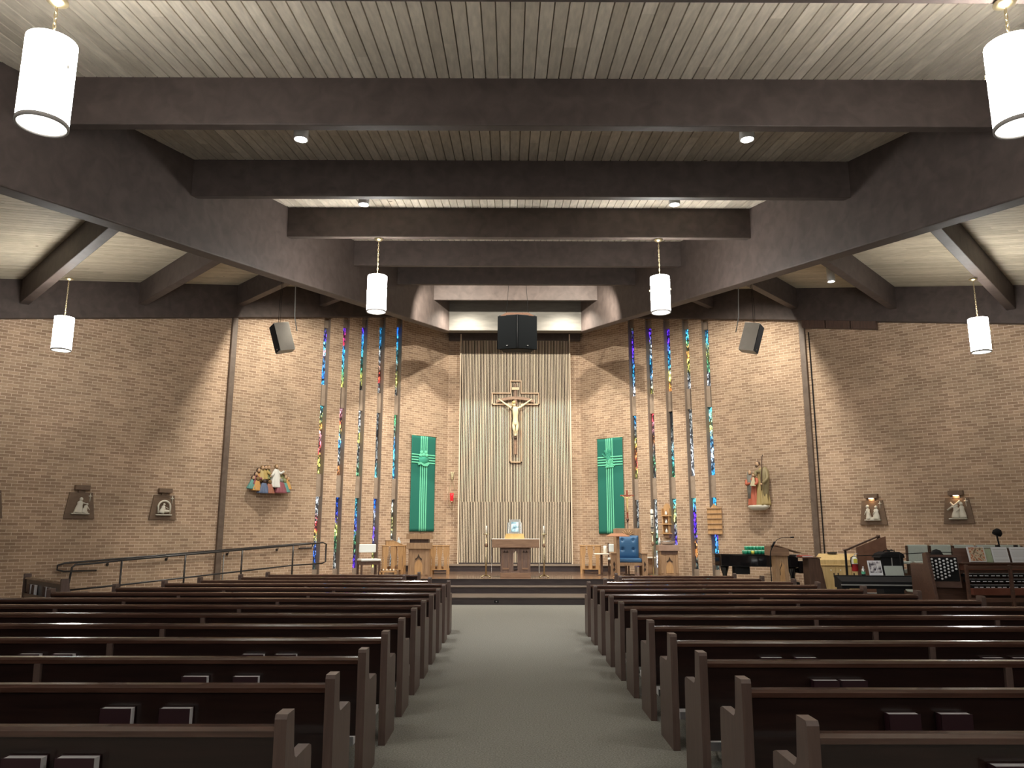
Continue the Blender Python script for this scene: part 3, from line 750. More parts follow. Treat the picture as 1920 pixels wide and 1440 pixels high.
# sanctuary lamp
t = thing('sanctuary_lamp', 'hanging red glass sanctuary lamp in a brass wire loop', 'lamp', (-1.80, 24.42, 3.5))
b = MB(); b.prism([(-.06, 0), (.06, 0), (.03, -.2), (-.03, -.2)], -.02, .07, 'y'); b.build('wall_bracket', 'brass', t, bevel=.005)
for sd in (-1, 1):
    b = MB(); b.tube([(0, -.1, -.17)]+[(sd*.145*math.sin(PI*k/14)**1.0*(.35+.65*k/14), -.1, -.17-1.02*k/14) for k in range(1, 15)], .008, 6); b.build('wire_loop', 'brass', t)
b = MB(); b.lathe([(.001, -.95), (.03, -.95), (.055, -.92), (.05, -.9), (.02, -.89)], 14, (0, -.1, 0)); b.build('cup_holder', 'brass', t)
b = MB(); b.lathe([(.001, -.93), (.05, -.93), (.055, -.75), (.062, -.66), (.001, -.66)], 16, (0, -.1, 0)); b.build('red_glass', 'redglass', t)
b = MB(); b.tube([(0, .05, -.1), (0, -.1, -.17)], .01, 6); b.build('arm', 'brass', t)

# stations of the cross
MT['stboard'] = wood('station_board', (.13, .08, .05), (.18, .115, .07), .6)
MT['stone'] = mat('carved_limestone', (.66, .62, .52), .7)
def fig(b, x, z, h, lean=0, depth=-.06, arms=None, w=1.0):
    """small carved robed figure; h height, lean sideways"""
    b.lathe([(.001, 0), (.25*h*w, 0), (.27*h*w, .1*h), (.23*h*w, .35*h), (.17*h*w, .55*h), (.20*h*w, .70*h), (.10*h*w, .80*h), (.05*h, .84*h)], 12,
            M=Matrix.Translation((x, depth, z)) @ Matrix.Rotation(lean, 4, 'Y') @ Matrix.Diagonal((1, .7, 1, 1)))
    top = Vector((x+math.sin(lean)*h*.92, depth, z+math.cos(lean)*h*.92)); b.ball(top, .115*h, 10, 8, sc=(1, 1, 1.15))
    if arms:
        sh = Vector((x+math.sin(lean)*h*.7, depth, z+math.cos(lean)*h*.7))
        for dx, dz in arms: 
            b.tube([sh, sh+Vector((dx*.5, -.03, dz*.35)), sh+Vector((dx, -.05, dz))], .03*h+.006, 6, rs=[.05*h, .042*h, .03*h])
def station(label, side, s, z, kind, lit):
    P, A = onwall(side, s); t = thing('station_plaque', label, 'wall plaque', P(s, 0, z), A, 'carved plaques on the side walls')
    b = MB(); b.prism([(-.31, 0), (.31, 0), (.235, .575), (-.235, .575)], -.05, -.005, 'y'); b.build('backboard', 'stboard', t, bevel=.004)
    b = MB(); b.box(-.15, .15, -.13, -.005, .63, .73); b.build('lamp_hood', 'stboard', t, bevel=.004)
    b = MB(); b.box(-.07, .07, -.06, -.005, .565, .64); b.build('hood_bracket', 'stboard', t)
    b = MB(); b.box(-.18, .18, -.13, -.05, .10, .125); b.build('shelf', 'stone', t, bevel=.004)
    xx = .18; b = MB(); b.tube([(xx, -.06, .38), (xx, -.06, .56)], .008, 6); b.tube([(xx-.04, -.06, .50), (xx+.04, -.06, .50)], .008, 6); b.ball((xx, -.06, .50), .025, 8, 6); b.build('small_cross', 'stone', t)
    if kind == 0:
        b = MB(); fig(b, -.05, .125, .33, .15, -.10, [(.12, -.03)]); b.build('standing_figure', 'stone', t)
        b = MB(); fig(b, .06, .125, .22, .3, -.11, [(.06, -.08)]); b.build('kneeling_figure', 'stone', t)
        b = MB(); b.box(-.14, .15, -.13, -.07, .125, .16); b.build('base_block', 'stone', t, bevel=.006)
    elif kind == 1:
        b = MB(); b.tube([(-.12, -.09, .15)]+[(.0+.14*math.cos(PI-PI*k/10), -.09, .30+.14*math.sin(PI*k/10)) for k in range(11)]+[(.14, -.09, .15)], .022, 8); b.build('arch', 'stone', t)
        b = MB(); fig(b, -.06, .15, .23, .25, -.1, [(.1, -.05)]); b.build('bending_figure', 'stone', t)
        b = MB(); b.ball((.05, -.1, .2), .05, sc=(1.6, .8, .7)); b.ball((.0, -.1, .25), .03); b.build('lying_figure', 'stone', t)
    elif kind == 2:
        b = MB(); fig(b, -.08, .125, .33, -.05, -.1, [(-.07, -.12), (.06, -.14)], .7); b.build('standing_figure', 'stone', t)
        b = MB(); fig(b, .09, .125, .31, .02, -.1, [(-.06, -.1)], .95); b.build('seated_figure', 'stone', t)
        b = MB(); b.box(-.14, .15, -.13, -.07, .125, .18); b.build('base_block', 'stone', t, bevel=.006)
    else:
        b = MB(); fig(b, -.04, .125, .30, .12, -.1, [(-.08, .06)], 1.1); b.build('figure_with_cross', 'stone', t)
        b = MB(); fig(b, .11, .125, .34, -.08, -.1, [(-.1, -.1)], .8); b.build('helping_figure', 'stone', t)
        b = MB(); b.tube([(-.19, -.12, .30), (.08, -.12, .50)], .022, 4); b.tube([(-.12, -.125, .47), (.0, -.125, .33)], .02, 4); b.build('carried_cross', 'stone', t)
    if lit:
        b = MB(); b.box(-.05, .05, -.12, -.07, .615, .628); b.build('picture_bulb', MT['diff'], t)
        q = P(s, .10, z+.60); light('POINT', 'picture_lamp', q, 1.0, (1, .62, .3), size=.02)
station('carved plaque on the left wall below the small pendant, farther from the wall post', 'left', 10.45, 1.92, 0, False)
station('carved plaque with an arch on the left wall, nearest the wall post', 'left', 8.66, 1.92, 1, False)
station('carved plaque cut by the left edge of the frame', 'left', 12.2, 1.91, 2, False)
station('lit carved plaque on the right wall nearest the wall post, two seated figures', 'right', 8.70, 1.83, 2, True)
station('lit carved plaque on the far right wall, figure carrying a cross', 'right', 10.51, 1.845, 3, True)

# painted relief of seated figures, left wall
P = LP; t = thing('carved_relief', 'painted carving of a white-robed central figure among seated figures, left wall', 'carving', P(6.03, .05, 2.62), AL)
def paint(c): 
    k = 'paint_%02d_%02d_%02d' % tuple(int(v*99) for v in c)
    if k not in MT: MT[k] = mat(k, c, .6)
    return k
def robe_mb(x, y, z, h, r, folds=9, tilt=0, seg=36):
    b = MB(); prof = [(1.0, 0), (1.0, .05), (.82, .35), (.62, .62), (.50, .82), (.36, .94), (.12, 1.0)]
    vs = []
    for rr, zz in prof:
        for k in range(seg):
            a = 2*PI*k/seg; q = r*rr*(1+.17*math.sin(folds*a)*(1-zz)); vs.append((q*math.cos(a), q*math.sin(a)*.7, zz*h))
    n = len(prof); fs = [(i*seg+k, i*seg+(k+1) % seg, (i+1)*seg+(k+1) % seg, (i+1)*seg+k) for i in range(n-1) for k in range(seg)]
    fs += [tuple(range(seg-1, -1, -1)), tuple((n-1)*seg+k for k in range(seg))]
    b.add(vs, fs, True, Matrix.Translation((x, y, z)) @ Matrix.Rotation(tilt, 4, 'Y')); return b
def relief_fig(t, x, z, h, r, col, hair, y=-.10, tilt=0, facing=True, arms=(), halo=False):
    f = robe_mb(x, y, z, h, r, tilt=tilt).build('robe', paint(col), t)
    hx, hz = x+math.sin(tilt)*h*1.08, z+math.cos(tilt)*h*1.08; hr = .05
    if facing:
        b = MB(); b.ball((hx, y-.02, hz), hr, 12, 10, sc=(.85, .9, 1.15)); b.ball((hx, y-.06, hz-.005), .009, 6, 5, sc=(.8, 1.2, 1.4)); b.build('head', 'skin', f)
        b = MB(); b.ball((hx, y+.005, hz+.012), hr*1.12, 12, 8, sc=(1, .9, 1.05)); b.ball((hx, y-.04, hz-.035), hr*.55, 8, 6, sc=(1, .7, .9)); b.build('hair', paint(hair), f)
    else:
        b = MB(); b.ball((hx, y-.01, hz), hr*1.1, 12, 10, sc=(.9, 1, 1.1)); b.build('hair', paint(hair), f)
    for a in arms:
        sh = Vector((x+math.sin(tilt)*h*.82, y, z+math.cos(tilt)*h*.82))
        b = MB(); b.tube([sh+Vector((math.copysign(r*.35, a[0]), 0, 0)), sh+Vector((a[0]*.6, -.05, a[1]*.2-.04)), sh+Vector((a[0], -.08, a[1]))], .03, 8, rs=[.04, .035, .028]); b.build('sleeve', paint(col), f)
        b = MB(); b.ball(sh+Vector((a[0]*1.1, -.085, a[1]*1.08)), .02, 8, 6, sc=(1, .7, 1.3)); b.build('hand', 'skin', f)
OCH, TEAL, GRN, BLU, MAR, WHT = (.62, .33, .10), (.12, .30, .27), (.28, .30, .14), (.12, .16, .26), (.28, .08, .10), (.80, .78, .72)
DKH, BRH = (.07, .04, .03), (.22, .13, .05)
for a in [(-.25, .33, .30, .10, (.55, .42, .18), BRH, -.05, .05, True, ()), (-.15, .36, .28, .10, (.50, .36, .12), DKH, -.05, 0, True, ((.12, -.10),)), (-.34, .30, .26, .09, OCH, DKH, -.05, 0, True, ()),
          (-.06, .38, .27, .09, GRN, BRH, -.04, 0, True, ()),
          (-.45, .22, .24, .12, MAR, DKH, -.07, .15, True, ((.14, -.04),)), (-.52, .10, .26, .12, TEAL, DKH, -.09, .1, True, ()),
          (.36, .24, .28, .11, GRN, DKH, -.06, -.05, True, ((-.10, -.06),)), (.44, .12, .30, .14, OCH, BRH, -.08, -.1, True, ()), (.53, .14, .24, .08, (.58, .40, .16), BRH, -.05, -.1, True, ()),
          (.13, .16, .50, .17, WHT, BRH, -.10, 0, True, ((-.17, -.12), (.19, .02))),
          (-.40, .06, .28, .13, OCH, BRH, -.12, .05, False, ()), (-.22, .0, .28, .16, BLU, DKH, -.15, .02, False, ()), (-.06, .0, .27, .13, (.40, .16, .10), BRH, -.15, 0, False, ()),
          (.26, .02, .30, .17, MAR, (.25, .25, .22), -.15, 0, False, ()), (.38, .04, .28, .14, TEAL, GRN, -.13, -.05, False, ())]:
    relief_fig(t, a[0], a[1], a[2], a[3], a[4], a[5], a[6], a[7], a[8], a[9])
b = MB(); b.prism([(-.50, .12), (-.2, .04), (.3, .04), (.46, .12), (.44, .26), (.2, .42), (-.2, .46), (-.45, .30)], -.05, .045, 'y'); b.build('backing_board', 'walnut', t)

# standing family group, right wall
P = RP; t = thing('carved_family_group', 'painted carving of a mother with child and a bearded man with a staff, right wall', 'carving', P(5.93, .06, 2.22), AR)
b = MB(); b.lathe([(.001, 0), (.16, 0), (.26, .05), (.30, .10), (.27, .13), (.001, .13)], 24, M=Matrix.Translation((0, -.16, 0)) @ Matrix.Diagonal((1, .55, 1, 1))); b.build('console', 'stone', t)
# woman
RED, GRY = (.50, .13, .07), (.25, .25, .22)
m_ = robe_mb(-.11, -.17, .12, .80, .155, 7, 0).build('woman_gown', paint(RED), t)
b = MB(); b.ball((-.17, -.22, .98), .055, sc=(.85, .9, 1.15)); b.build('head', 'skin', m_)
b = MB(); b.lathe([(.085, -.62), (.09, -.3), (.10, -.12), (.072, 0), (.066, .08), (.001, .13)], 20, (-.195, -.165, .92)); b.build('veil_and_mantle', paint(GRY), m_)
skin_body('arms', paint(RED), m_, [((-.11, -.2, .80), .05), ((-.27, -.2, .80), .05), ((-.26, -.28, .66), .042), ((-.12, -.33, .70), .028), ((.02, -.22, .80), .05), ((.05, -.30, .68), .04), ((-.06, -.34, .64), .028)], [(0, 1), (1, 2), (2, 3), (0, 4), (4, 5), (5, 6)], 2)
c_ = robe_mb(-.05, -.33, .62, .24, .07, 5, .1).build('child_robe', paint((.62, .54, .34)), t)
b = MB(); b.ball((-.02, -.34, .90), .042); b.build('head', 'skin', c_); b = MB(); b.ball((-.02, -.33, .915), .044); b.build('hair', paint(BRH), c_)
# man
OLV, GLD = (.27, .215, .11), (.44, .33, .14)
m_ = robe_mb(.12, -.15, .12, .98, .185, 8, -.02).build('man_robe', paint(GLD), t)
b = MB(); b.ball((.05, -.22, 1.19), .06, sc=(.85, .95, 1.15)); b.build('head', 'skin', m_)
b = MB(); b.ball((.055, -.19, 1.215), .066, sc=(1, 1, .95)); b.ball((.04, -.25, 1.145), .038, sc=(1, .8, 1.2)); b.build('hair_and_beard', paint((.13, .08, .05)), m_)
b = MB(); b.lathe([(.07, -.86), (.10, -.5), (.13, -.15), (.11, -.02), (.06, .05), (.03, .07)], 20, (.20, -.15, 1.05)); b.build('mantle', paint(OLV), m_)
skin_body('arms', paint(OLV), m_, [((.12, -.2, 1.0), .06), ((.28, -.2, .98), .055), ((.33, -.27, .80), .045), ((.22, -.34, .68), .03), ((.0, -.2, 1.0), .055), ((-.03, -.27, .85), .042)], [(0, 1), (1, 2), (2, 3), (0, 4), (4, 5)], 2)
b = MB(); b.ball((.19, -.355, .655), .03, sc=(1.2, .8, .9)); b.build('hand', 'skin', m_)
b = MB(); b.tube([(.20, -.37, .5), (.19, -.35, .66), (.21, -.3, 1.1), (.23, -.3, 1.36), (.25, -.3, 1.42)], .011, 6); b.build('staff', 'walnut', t)

# three-tier oil ambry and hymn board, right wall
t = thing('oil_ambry', 'honey wood three-tier niche with small vessels between stained glass slots', 'wall shelf', RP(3.06, 0, 1.50), AR)
b = MB(); n = 14; pts = [(-.12, .62), (.12, .62)]+[(.12*math.cos(PI*k/n)*(1 if k else 1), .80+.16*math.sin(PI*k/n)) for k in range(n+1)]
b.prism(pts, -.03, -.002, 'y'); 
for sd in (-1, 1): b.box(sd*.12-.012, sd*.12+.012, -.12, -.002, .62, .82)
b.build('arched_niche', 'oak', t)
for k, z in enumerate((.62, .38, .12)):
    b = MB(); b.prism([(-.15, z-.02), (.15, z-.02), (.13, z+.012), (-.13, z+.012)], -.15, -.002, 'y'); b.build('shelf', 'oak', t, bevel=.004)
    if k: 
        b = MB(); b.box(-.11, .11, -.03, -.002, z, z+.22); b.build('back_panel', 'oakmid', t)
        for sd in (-1, 1): b = MB(); b.box(sd*.10-.01, sd*.10+.01, -.12, -.002, z, z+.23); b.build('niche_side', 'oak', t)
b = MB(); b.prism([(-.08, 0), (.08, 0), (.11, .10), (-.11, .10)], -.10, -.002, 'y'); b.build('bracket', 'oakdark', t)
for k, z in enumerate((.635, .395, .135)):
    v = thing('oil_vessel', ('clear oil vessel in the %s niche of the three-tier wall shelf' % ('top', 'middle', 'bottom')[k]), 'vessel', RP(3.06, .08, 1.50+z), AR, 'oil vessels')
    b = MB(); b.lathe([(.001, 0), (.028, 0), (.035, .03), (.03, .07), (.014, .09), (.016, .105), (.001, .11)], 14); b.build('flask', 'pad', v)
    b = MB(); b.ball((0, 0, .122), .014, 8, 6); b.build('stopper', 'silver', v)
t = thing('hymn_board', 'honey oak hymn board with empty ledges and a peaked top', 'hymn board', RP(4.56, .03, 1.585), AR)
b = MB(); b.prism([(-.215, 0), (.215, 0), (.215, .73), (.10, .73), (0, .85), (-.10, .73), (-.215, .73)], -.025, -.002, 'y'); b.build('board', 'oak', t, bevel=.003)
for k in range(6):
    b = MB(); b.box(-.225, .225, -.05, -.02, .01+k*.138, .03+k*.138); b.build('ledge', 'oakmid', t, bevel=.003)
b = MB(); b.box(-.20, -.14, .0, .028, .2, .5); b.build('wall_batten', 'oakmid', t)
# vent grille under the right beam, conduit, tag
P = RP; t = thing('vent_grille', 'long brown three-panel vent under the right perimeter beam', 'vent', P(8.28, 0, beamz(8.28)-.10), AR)
for k in range(3):
    b = MB(); x0 = -.91+k*.61; dz = -.203
    b.hexa([(x0, -.16, -.10-x0*.203), (x0+.59, -.16, -.10-(x0+.59)*.203), (x0+.59, -.16, .10-(x0+.59)*.203), (x0, -.16, .10-x0*.203)],
           [(x0, -.0, -.10-x0*.203), (x0+.59, -.0, -.10-(x0+.59)*.203), (x0+.59, -.0, .10-(x0+.59)*.203), (x0, -.0, .10-x0*.203)])
    b.build('panel', 'walnut', t, bevel=.004)
b = MB(); b.tube([RP(7.48, .03, z) for z in (beamz(7.48)-.30, 4, 1.2, .1)], .014, 6); tag(b.build('conduit', 'black'), 'thin dark conduit running down beside the right wall post', 'conduit')
b = MB(); b.tube([LP(7.10, .03, z) for z in (1.1, .6, .02)], .012, 6); tag(b.build('conduit', 'greyplastic'), 'short pale conduit at the foot of the left wall post', 'conduit')

# hung loudspeakers
def speaker(label, p, yaw, roll, top):
    t = thing('loudspeaker', label, 'loudspeaker', p, yaw, 'tilted hanging loudspeakers'); t.rotation_euler = (math.radians(15), math.radians(roll), yaw)
    b = MB(); b.prism([(-.16, -.18), (.16, -.18), (.12, .18), (-.12, .18)], -.33, .33, 'z'); b.build('cabinet', wood('grey_beige_cabinet', (.42, .38, .32), (.46, .42, .36), .6), t, bevel=.008)
    b = MB(); b.box(-.15, .15, -.195, -.18, -.31, .31); b.build('grille', 'black', t)
    b = MB(); b.box(-.02, .02, -.198, -.195, -.27, -.245); b.build('badge', 'silver', t)
    for dx in (-.07, .07):
        b = MB(); b.tube([(dx, .0, .33), (dx*.9, .12, .75), (dx*.6, .42, 1.62)], .005, 5); b.build('hanger', 'black', t)
    return t
speaker('tilted loudspeaker hanging left of the stained glass', (-5.16, 17.0, 5.98), math.radians(-56), -6, 0)
speaker('tilted loudspeaker hanging right of the stained glass', (5.50, 17.0, 6.0), math.radians(56), 6, 0)
def cable(label, pts, m='greyplastic', r=.012):
    b = MB(); b.tube(pts, r, 6); return tag(b.build('cable', m), label, 'cable')
cable('pale cable from the left roof beams down to its loudspeaker', [(-4.95, 17.03, 7.46), (-4.93, 17.0, 6.98), (-4.92, 17.0, 6.5), (-4.86, 17.05, 6.15)])
cable('pale cable from the right roof beams down to its loudspeaker', [(5.30, 17.03, 7.46), (5.27, 17.0, 6.98), (5.25, 17.0, 6.5), (5.18, 17.05, 6.15)])
t = thing('speaker_cluster', 'large black two-faced loudspeaker cluster hanging over the altar', 'loudspeaker', (.21, 20.3, 6.52))
for sd in (-1, 1):
    b = MB(); b.prism([(0, -.14), (sd*.54, .02), (sd*.50, .10), (0, -.04)], 0, .93, 'z'); b.build('grille_face', 'grille', t, bevel=.006)
    b = MB(); b.tube([(sd*.30, .10, 1.04), (sd*.22, -.4, 1.9)], .006, 5); b.build('hanging_wire', 'black', t)
    b = MB(); b.box(sd*.28-.02, sd*.28+.02, -.10, -.085, .07, .09); b.build('badge', 'silver', t)
b = MB(); b.prism([(-.50, .06), (0, -.06), (.50, .06), (.36, .5), (-.36, .5)], .02, .96, 'z'); b.build('cabinet', 'black', t)
b = MB(); b.hexa([(-.47, .0, .93), (.47, .0, .93), (.40, .45, .93), (-.40, .45, .93)], [(-.30, .08, 1.05), (.30, .08, 1.05), (.25, .4, 1.05), (-.25, .4, 1.05)]); b.build('top_frame', 'walnut', t)
b = MB(); b.tube([(0, -.15, .02), (0, -.15, .93)], .012, 6); b.build('centre_strip', 'black', t)

# ================================================================ RAMP AND RAILINGS (left)
b = MB(); q = lambda s, z: [LP(s, .0, 0), LP(s, 1.45, 0), LP(s, 1.45, z), LP(s, .0, z)]
b.hexa(q(10.5, .01), q(5.04, .49)); struct(b.build('floor_ramp', 'carpet'))
def rz_(s): return .991+(10.78-s)*.0675
t = thing('ramp_railing', 'black metal ramp railing with posts, standing free of the left wall', 'railing', LP(7.5, 1.3, .1))
def rel2(b, o): b.v = [tuple(Vector(p)-Vector(o)) for p in b.v]; return b
o0 = LP(7.5, 1.3, .1)
pts = [LP(10.82, 1.3, .485), LP(10.86, 1.3, .53), LP(10.82, 1.3, .93), LP(10.76, 1.3, .985), LP(10.4, 1.3, 1.0)]+[LP(s, 1.3, rz_(s)) for s in (9.9, 9, 8, 7, 6)]+[LP(5.1, 1.3, 1.378), LP(5.0, 1.3, 1.34), LP(5.0, 1.3, .90), LP(5.1, 1.3, .86)]
b = MB(); b.tube(pts, .021, 8); rel2(b, o0).build('top_rail', 'blackmetal', t)
b = MB(); b.tube([LP(5.1, 1.3, .86), LP(5.91, 1.3, .835), LP(9.88, 1.3, .54), LP(10.82, 1.3, .485)], .018, 8); rel2(b, o0).build('lower_rail', 'blackmetal', t)
for s in (9.88, 8.55, 7.23, 5.92):
    b = MB(); b.tube([LP(s, 1.3, max(.02, (10.5-s)/5.46*.48)), LP(s, 1.3, rz_(s)-.01)], .021, 8); rel2(b, o0).build('post', 'blackmetal', t)
o0 = LP(7.5, .1, .6); t = thing('wall_handrail', 'black wall-mounted handrail rising behind the ramp railing', 'handrail', o0)
b = MB(); zz = lambda s: .97+(10.71-s)*.0645
b.tube([LP(10.0, .09, .80), LP(10.65, .09, .80), LP(10.78, .09, .84), LP(10.78, .09, .93), LP(10.65, .09, .975)]+[LP(s, .09, zz(s)) for s in (10, 9, 8, 7, 6, 5.2)]+[LP(4.75, .09, 1.35), LP(4.68, .09, 1.31), LP(4.72, .09, 1.22), LP(5.1, .09, 1.21)], .02, 8); rel2(b, o0).build('rail', 'blackmetal', t)
for s in (9.77, 8.49, 7.02, 5.69):
    b = MB(); b.tube([LP(s, .09, zz(s)-.01), LP(s, .09, zz(s)-.09), LP(s, .02, zz(s)-.11)], .009, 6); rel2(b, o0)
    br = b.build('bracket', 'blackmetal', t)
    b = MB(); b.ball(LP(s, .025, zz(s)-.11), .035, 10, 6, sc=(1, 1, 1)); rel2(b, o0).build('rosette', 'blackmetal', br)

# ================================================================ SANCTUARY FURNITURE
def arch_pts(w, h, n=8):
    """gothic arch outline, base centre at 0,0"""
    r = w; pts = [(-w/2, 0), (w/2, 0)]
    hs = h-w*.87
    for k in range(n+1):
        a = (PI/3)*k/n; pts.append((-w/2+r*math.cos(a), hs+r*math.sin(a)))
    for k in range(1, n+1):
        a = 2*PI/3+(PI/3)*k/n; pts.append((w/2+r*math.cos(a), hs+r*math.sin(a)))
    return pts
# altar
t = thing('altar', 'brown oak altar with arched opening in its pedestal', 'altar', (.165, 20.66, .5))
b = MB(); b.box(-.61, .61, -.36, .36, .75, .965); b.build('table_slab', 'oakdark', t, bevel=.008)
ad = wood('altar_dark_oak', (.12, .075, .06), (.19, .12, .09), .5, (6, 6, .7), 5)
b = MB(); b.box(-.385, -.11, -.28, .28, .12, .75); b.build('pedestal_side', ad, t, bevel=.005)
b = MB(); b.box(.11, .385, -.28, .28, .12, .75); b.build('pedestal_side', ad, t, bevel=.005)
# centre panel with a pointed opening right through
b = MB(); pts = arch_pts(.105, .48); 
for y in (-.28, .24):
    b.box(-.11, -.052, y, y+.04, .12, .75); b.box(.052, .11, y, y+.04, .12, .75); b.box(-.052, .052, y, y+.04, .12, .17); b.box(-.052, .052, y, y+.04, .66, .75)
    b.prism([(-.052, .66), (-.052, .55), (-.046, .60), (-.03, .64), (0, .665), (0, .67)], y, y+.04, 'y'); b.prism([(.052, .66), (.052, .55), (.046, .60), (.03, .64), (0, .665), (0, .67)], y, y+.04, 'y')
b.build('arched_panel', ad, t)
b = MB(); b.box(-.39, .39, -.30, .30, 0, .12); b.build('plinth', 'oakdark', t, bevel=.006)
for sx in (-.25, .25):
    b = MB(); b.box(sx-.085, sx+.085, -.292, -.28, .20, .24); b.box(sx-.085, sx-.07, -.292, -.28, .24, .70); b.box(sx+.07, sx+.085, -.292, -.28, .24, .70); b.build('panel_moulding', 'oakdark', t)
    b = MB(); 
    for dx in (-.035, .035):
        for k in range(3): b.ball((sx+dx+.018*math.cos(k*2.1+1.57), -.288, .645+.018*math.sin(k*2.1+1.57)), .016, 8, 5, sc=(1, .5, 1))
    b.build('trefoil', 'carve', t)
b = MB(); b.box(-.62, .62, -.30, .36, .966, .975); b.box(-.628, -.618, -.14, .30, .10, .975); b.box(.618, .628, -.14, .30, .10, .975)
o = b.build('altar_cloth', 'white', loc=(.165, 20.66, .5), bevel=.003); tag(o, 'white altar cloth with narrow ends hanging down both sides', 'altar cloth')
# book stand and framed picture
t = thing('book_stand', 'honey wood book stand on the altar', 'book stand', (.145, 20.62, 1.475))
b = MB(); b.prism([(-.26, 0), (.26, 0), (.235, .13), (-.235, .13)], -.10, -.06, 'y'); b.build('ledge', wood('yellow_pine', (.62, .40, .14), (.75, .52, .22), .45), t, bevel=.004)
b = MB(); b.box(-.20, .20, -.055, .15, 0, .03); b.build('base', 'oak', t)
b = MB(); b.prism([(-.055, .13), (-.035, .13), (.14, .42), (.12, .42)], -.19, .19, 'x'); b.build('rest', 'greyplastic', t)
t = thing('framed_picture', 'silver-framed pale picture leaning on the altar book stand', 'picture', (.145, 20.55, 1.61)); t.rotation_euler[0] = math.radians(-24)
b = MB(); b.prism([(-.17, 0), (.17, 0), (.14, .40), (-.14, .40)], 0, .012, 'y'); b.build('frame', 'silver', t, bevel=.004)
m = mat('picture_print', (.3, .45, .55), .4); n_ = nn(m, 'ShaderNodeTexNoise'); n_.inputs['Scale'].default_value = 9; lk(m, mapping(m), n_.inputs[0])
lk(m, ramp(m, n_.outputs[0], [(.35, (.06, .13, .20)), (.5, (.30, .48, .58)), (.65, (.72, .80, .84))]), m.node_tree.nodes['Principled BSDF'].inputs['Base Color'])
b = MB(); b.box(-.09, .10, -.004, .0, .05, .33); b.build('print', m, t)
# two candlesticks
def candlestick(label, x, y):
    t = thing('floor_candlestick', label, 'candlestick', (x, y, .5), 0, 'altar candlesticks')
    for k in range(4):
        a = PI/4+k*PI/2; b = MB(); b.tube([(0, 0, .05), (.09*math.cos(a), .09*math.sin(a), .045), (.17*math.cos(a), .17*math.sin(a), .012)], .012, 6); b.build('foot', 'brass', t)
    b = MB(); b.lathe([(.02, .03), (.022, .5), (.016, .52), (.016, 1.08), (.001, 1.08)], 12); b.build('stem', 'brass', t)
    b = MB(); b.lathe([(.02, .76), (.035, .79), (.035, .83), (.02, .86)], 12, cap=False); b.build('knop', 'oakdark', t)
    b = MB(); b.lathe([(.001, 1.07), (.075, 1.085), (.07, 1.10), (.001, 1.10)], 16); b.build('drip_pan', 'brass', t)
    c = thing('candle', 'white candle on the ' + label.split(' beside')[0], 'candle', (x, y, 1.60), 0, 'altar candles')
    b = MB(); b.lathe([(.001, 0), (.024, 0), (.024, .19), (.012, .205), (.001, .205)], 12); b.build('wax', 'candle', c)
    b = MB(); b.cyl(0, 0, .20, .225, .003, 5); b.build('wick', 'ink', c)
candlestick('left brass floor candlestick beside the altar', -.595, 20.42)
candlestick('right brass floor candlestick beside the altar', .905, 20.42)
# ambo
def carved_front(t, w, z0, z1, y, m='oak'):
    b = MB(); b.box(-w*.5, -w*.36, y-.02, y, z0, z1); b.build('front_stile', 'oakmid', t); b = MB(); b.box(w*.36, w*.5, y-.02, y, z0, z1); b.build('front_stile', 'oakmid', t)
    b = MB(); b.prism([(p[0], p[1]+z0) for p in arch_pts(w*.42, (z1-z0)*.62)], y-.012, y+.001, 'y'); b.build('arch_panel', m, t)
    b = MB(); zz = z0+(z1-z0)*.70; b.prism([(0, zz+w*.20), (w*.07, zz+w*.02), (w*.18, zz-w*.06), (w*.17, zz-w*.13), (w*.08, zz-w*.07), (0, zz+w*.03), (-w*.08, zz-w*.07), (-w*.17, zz-w*.13), (-w*.18, zz-w*.06), (-w*.07, zz+w*.02)], y-.018, y-.005, 'y'); b.build('carving', 'carve', t)
t = thing('ambo', 'large brown oak ambo with carved front under the left banner', 'ambo', (-2.41, 21.2, .5))
b = MB(); b.box(-.275, .275, -.2, .22, 0, .70); b.build('body', 'oakmid', t, bevel=.006)
carved_front(t, .50, .04, .66, -.2)
b = MB(); b.box(-.32, .32, -.25, .27, .70, .86); b.build('lower_board', 'oakmid', t, bevel=.006)
b = MB(); b.box(-.25, .25, -.18, .2, .86, .955); b.build('neck', 'walnut', t)
b = MB(); b.hexa([(-.335, -.26, .955), (.335, -.26, .955), (.335, .30, .955), (-.335, .30, .955)], [(-.335, -.26, 1.10), (.335, -.26, 1.10), (.335, .30, 1.03), (-.335, .30, 1.03)]); b.build('reading_desk', 'oakmid', t, bevel=.006)
b = MB(); b.tube([(.0, 0, 1.06), (.0, -.02, 1.13), (.01, -.03, 1.20)], .006, 6); b.build('microphone', 'black', t)
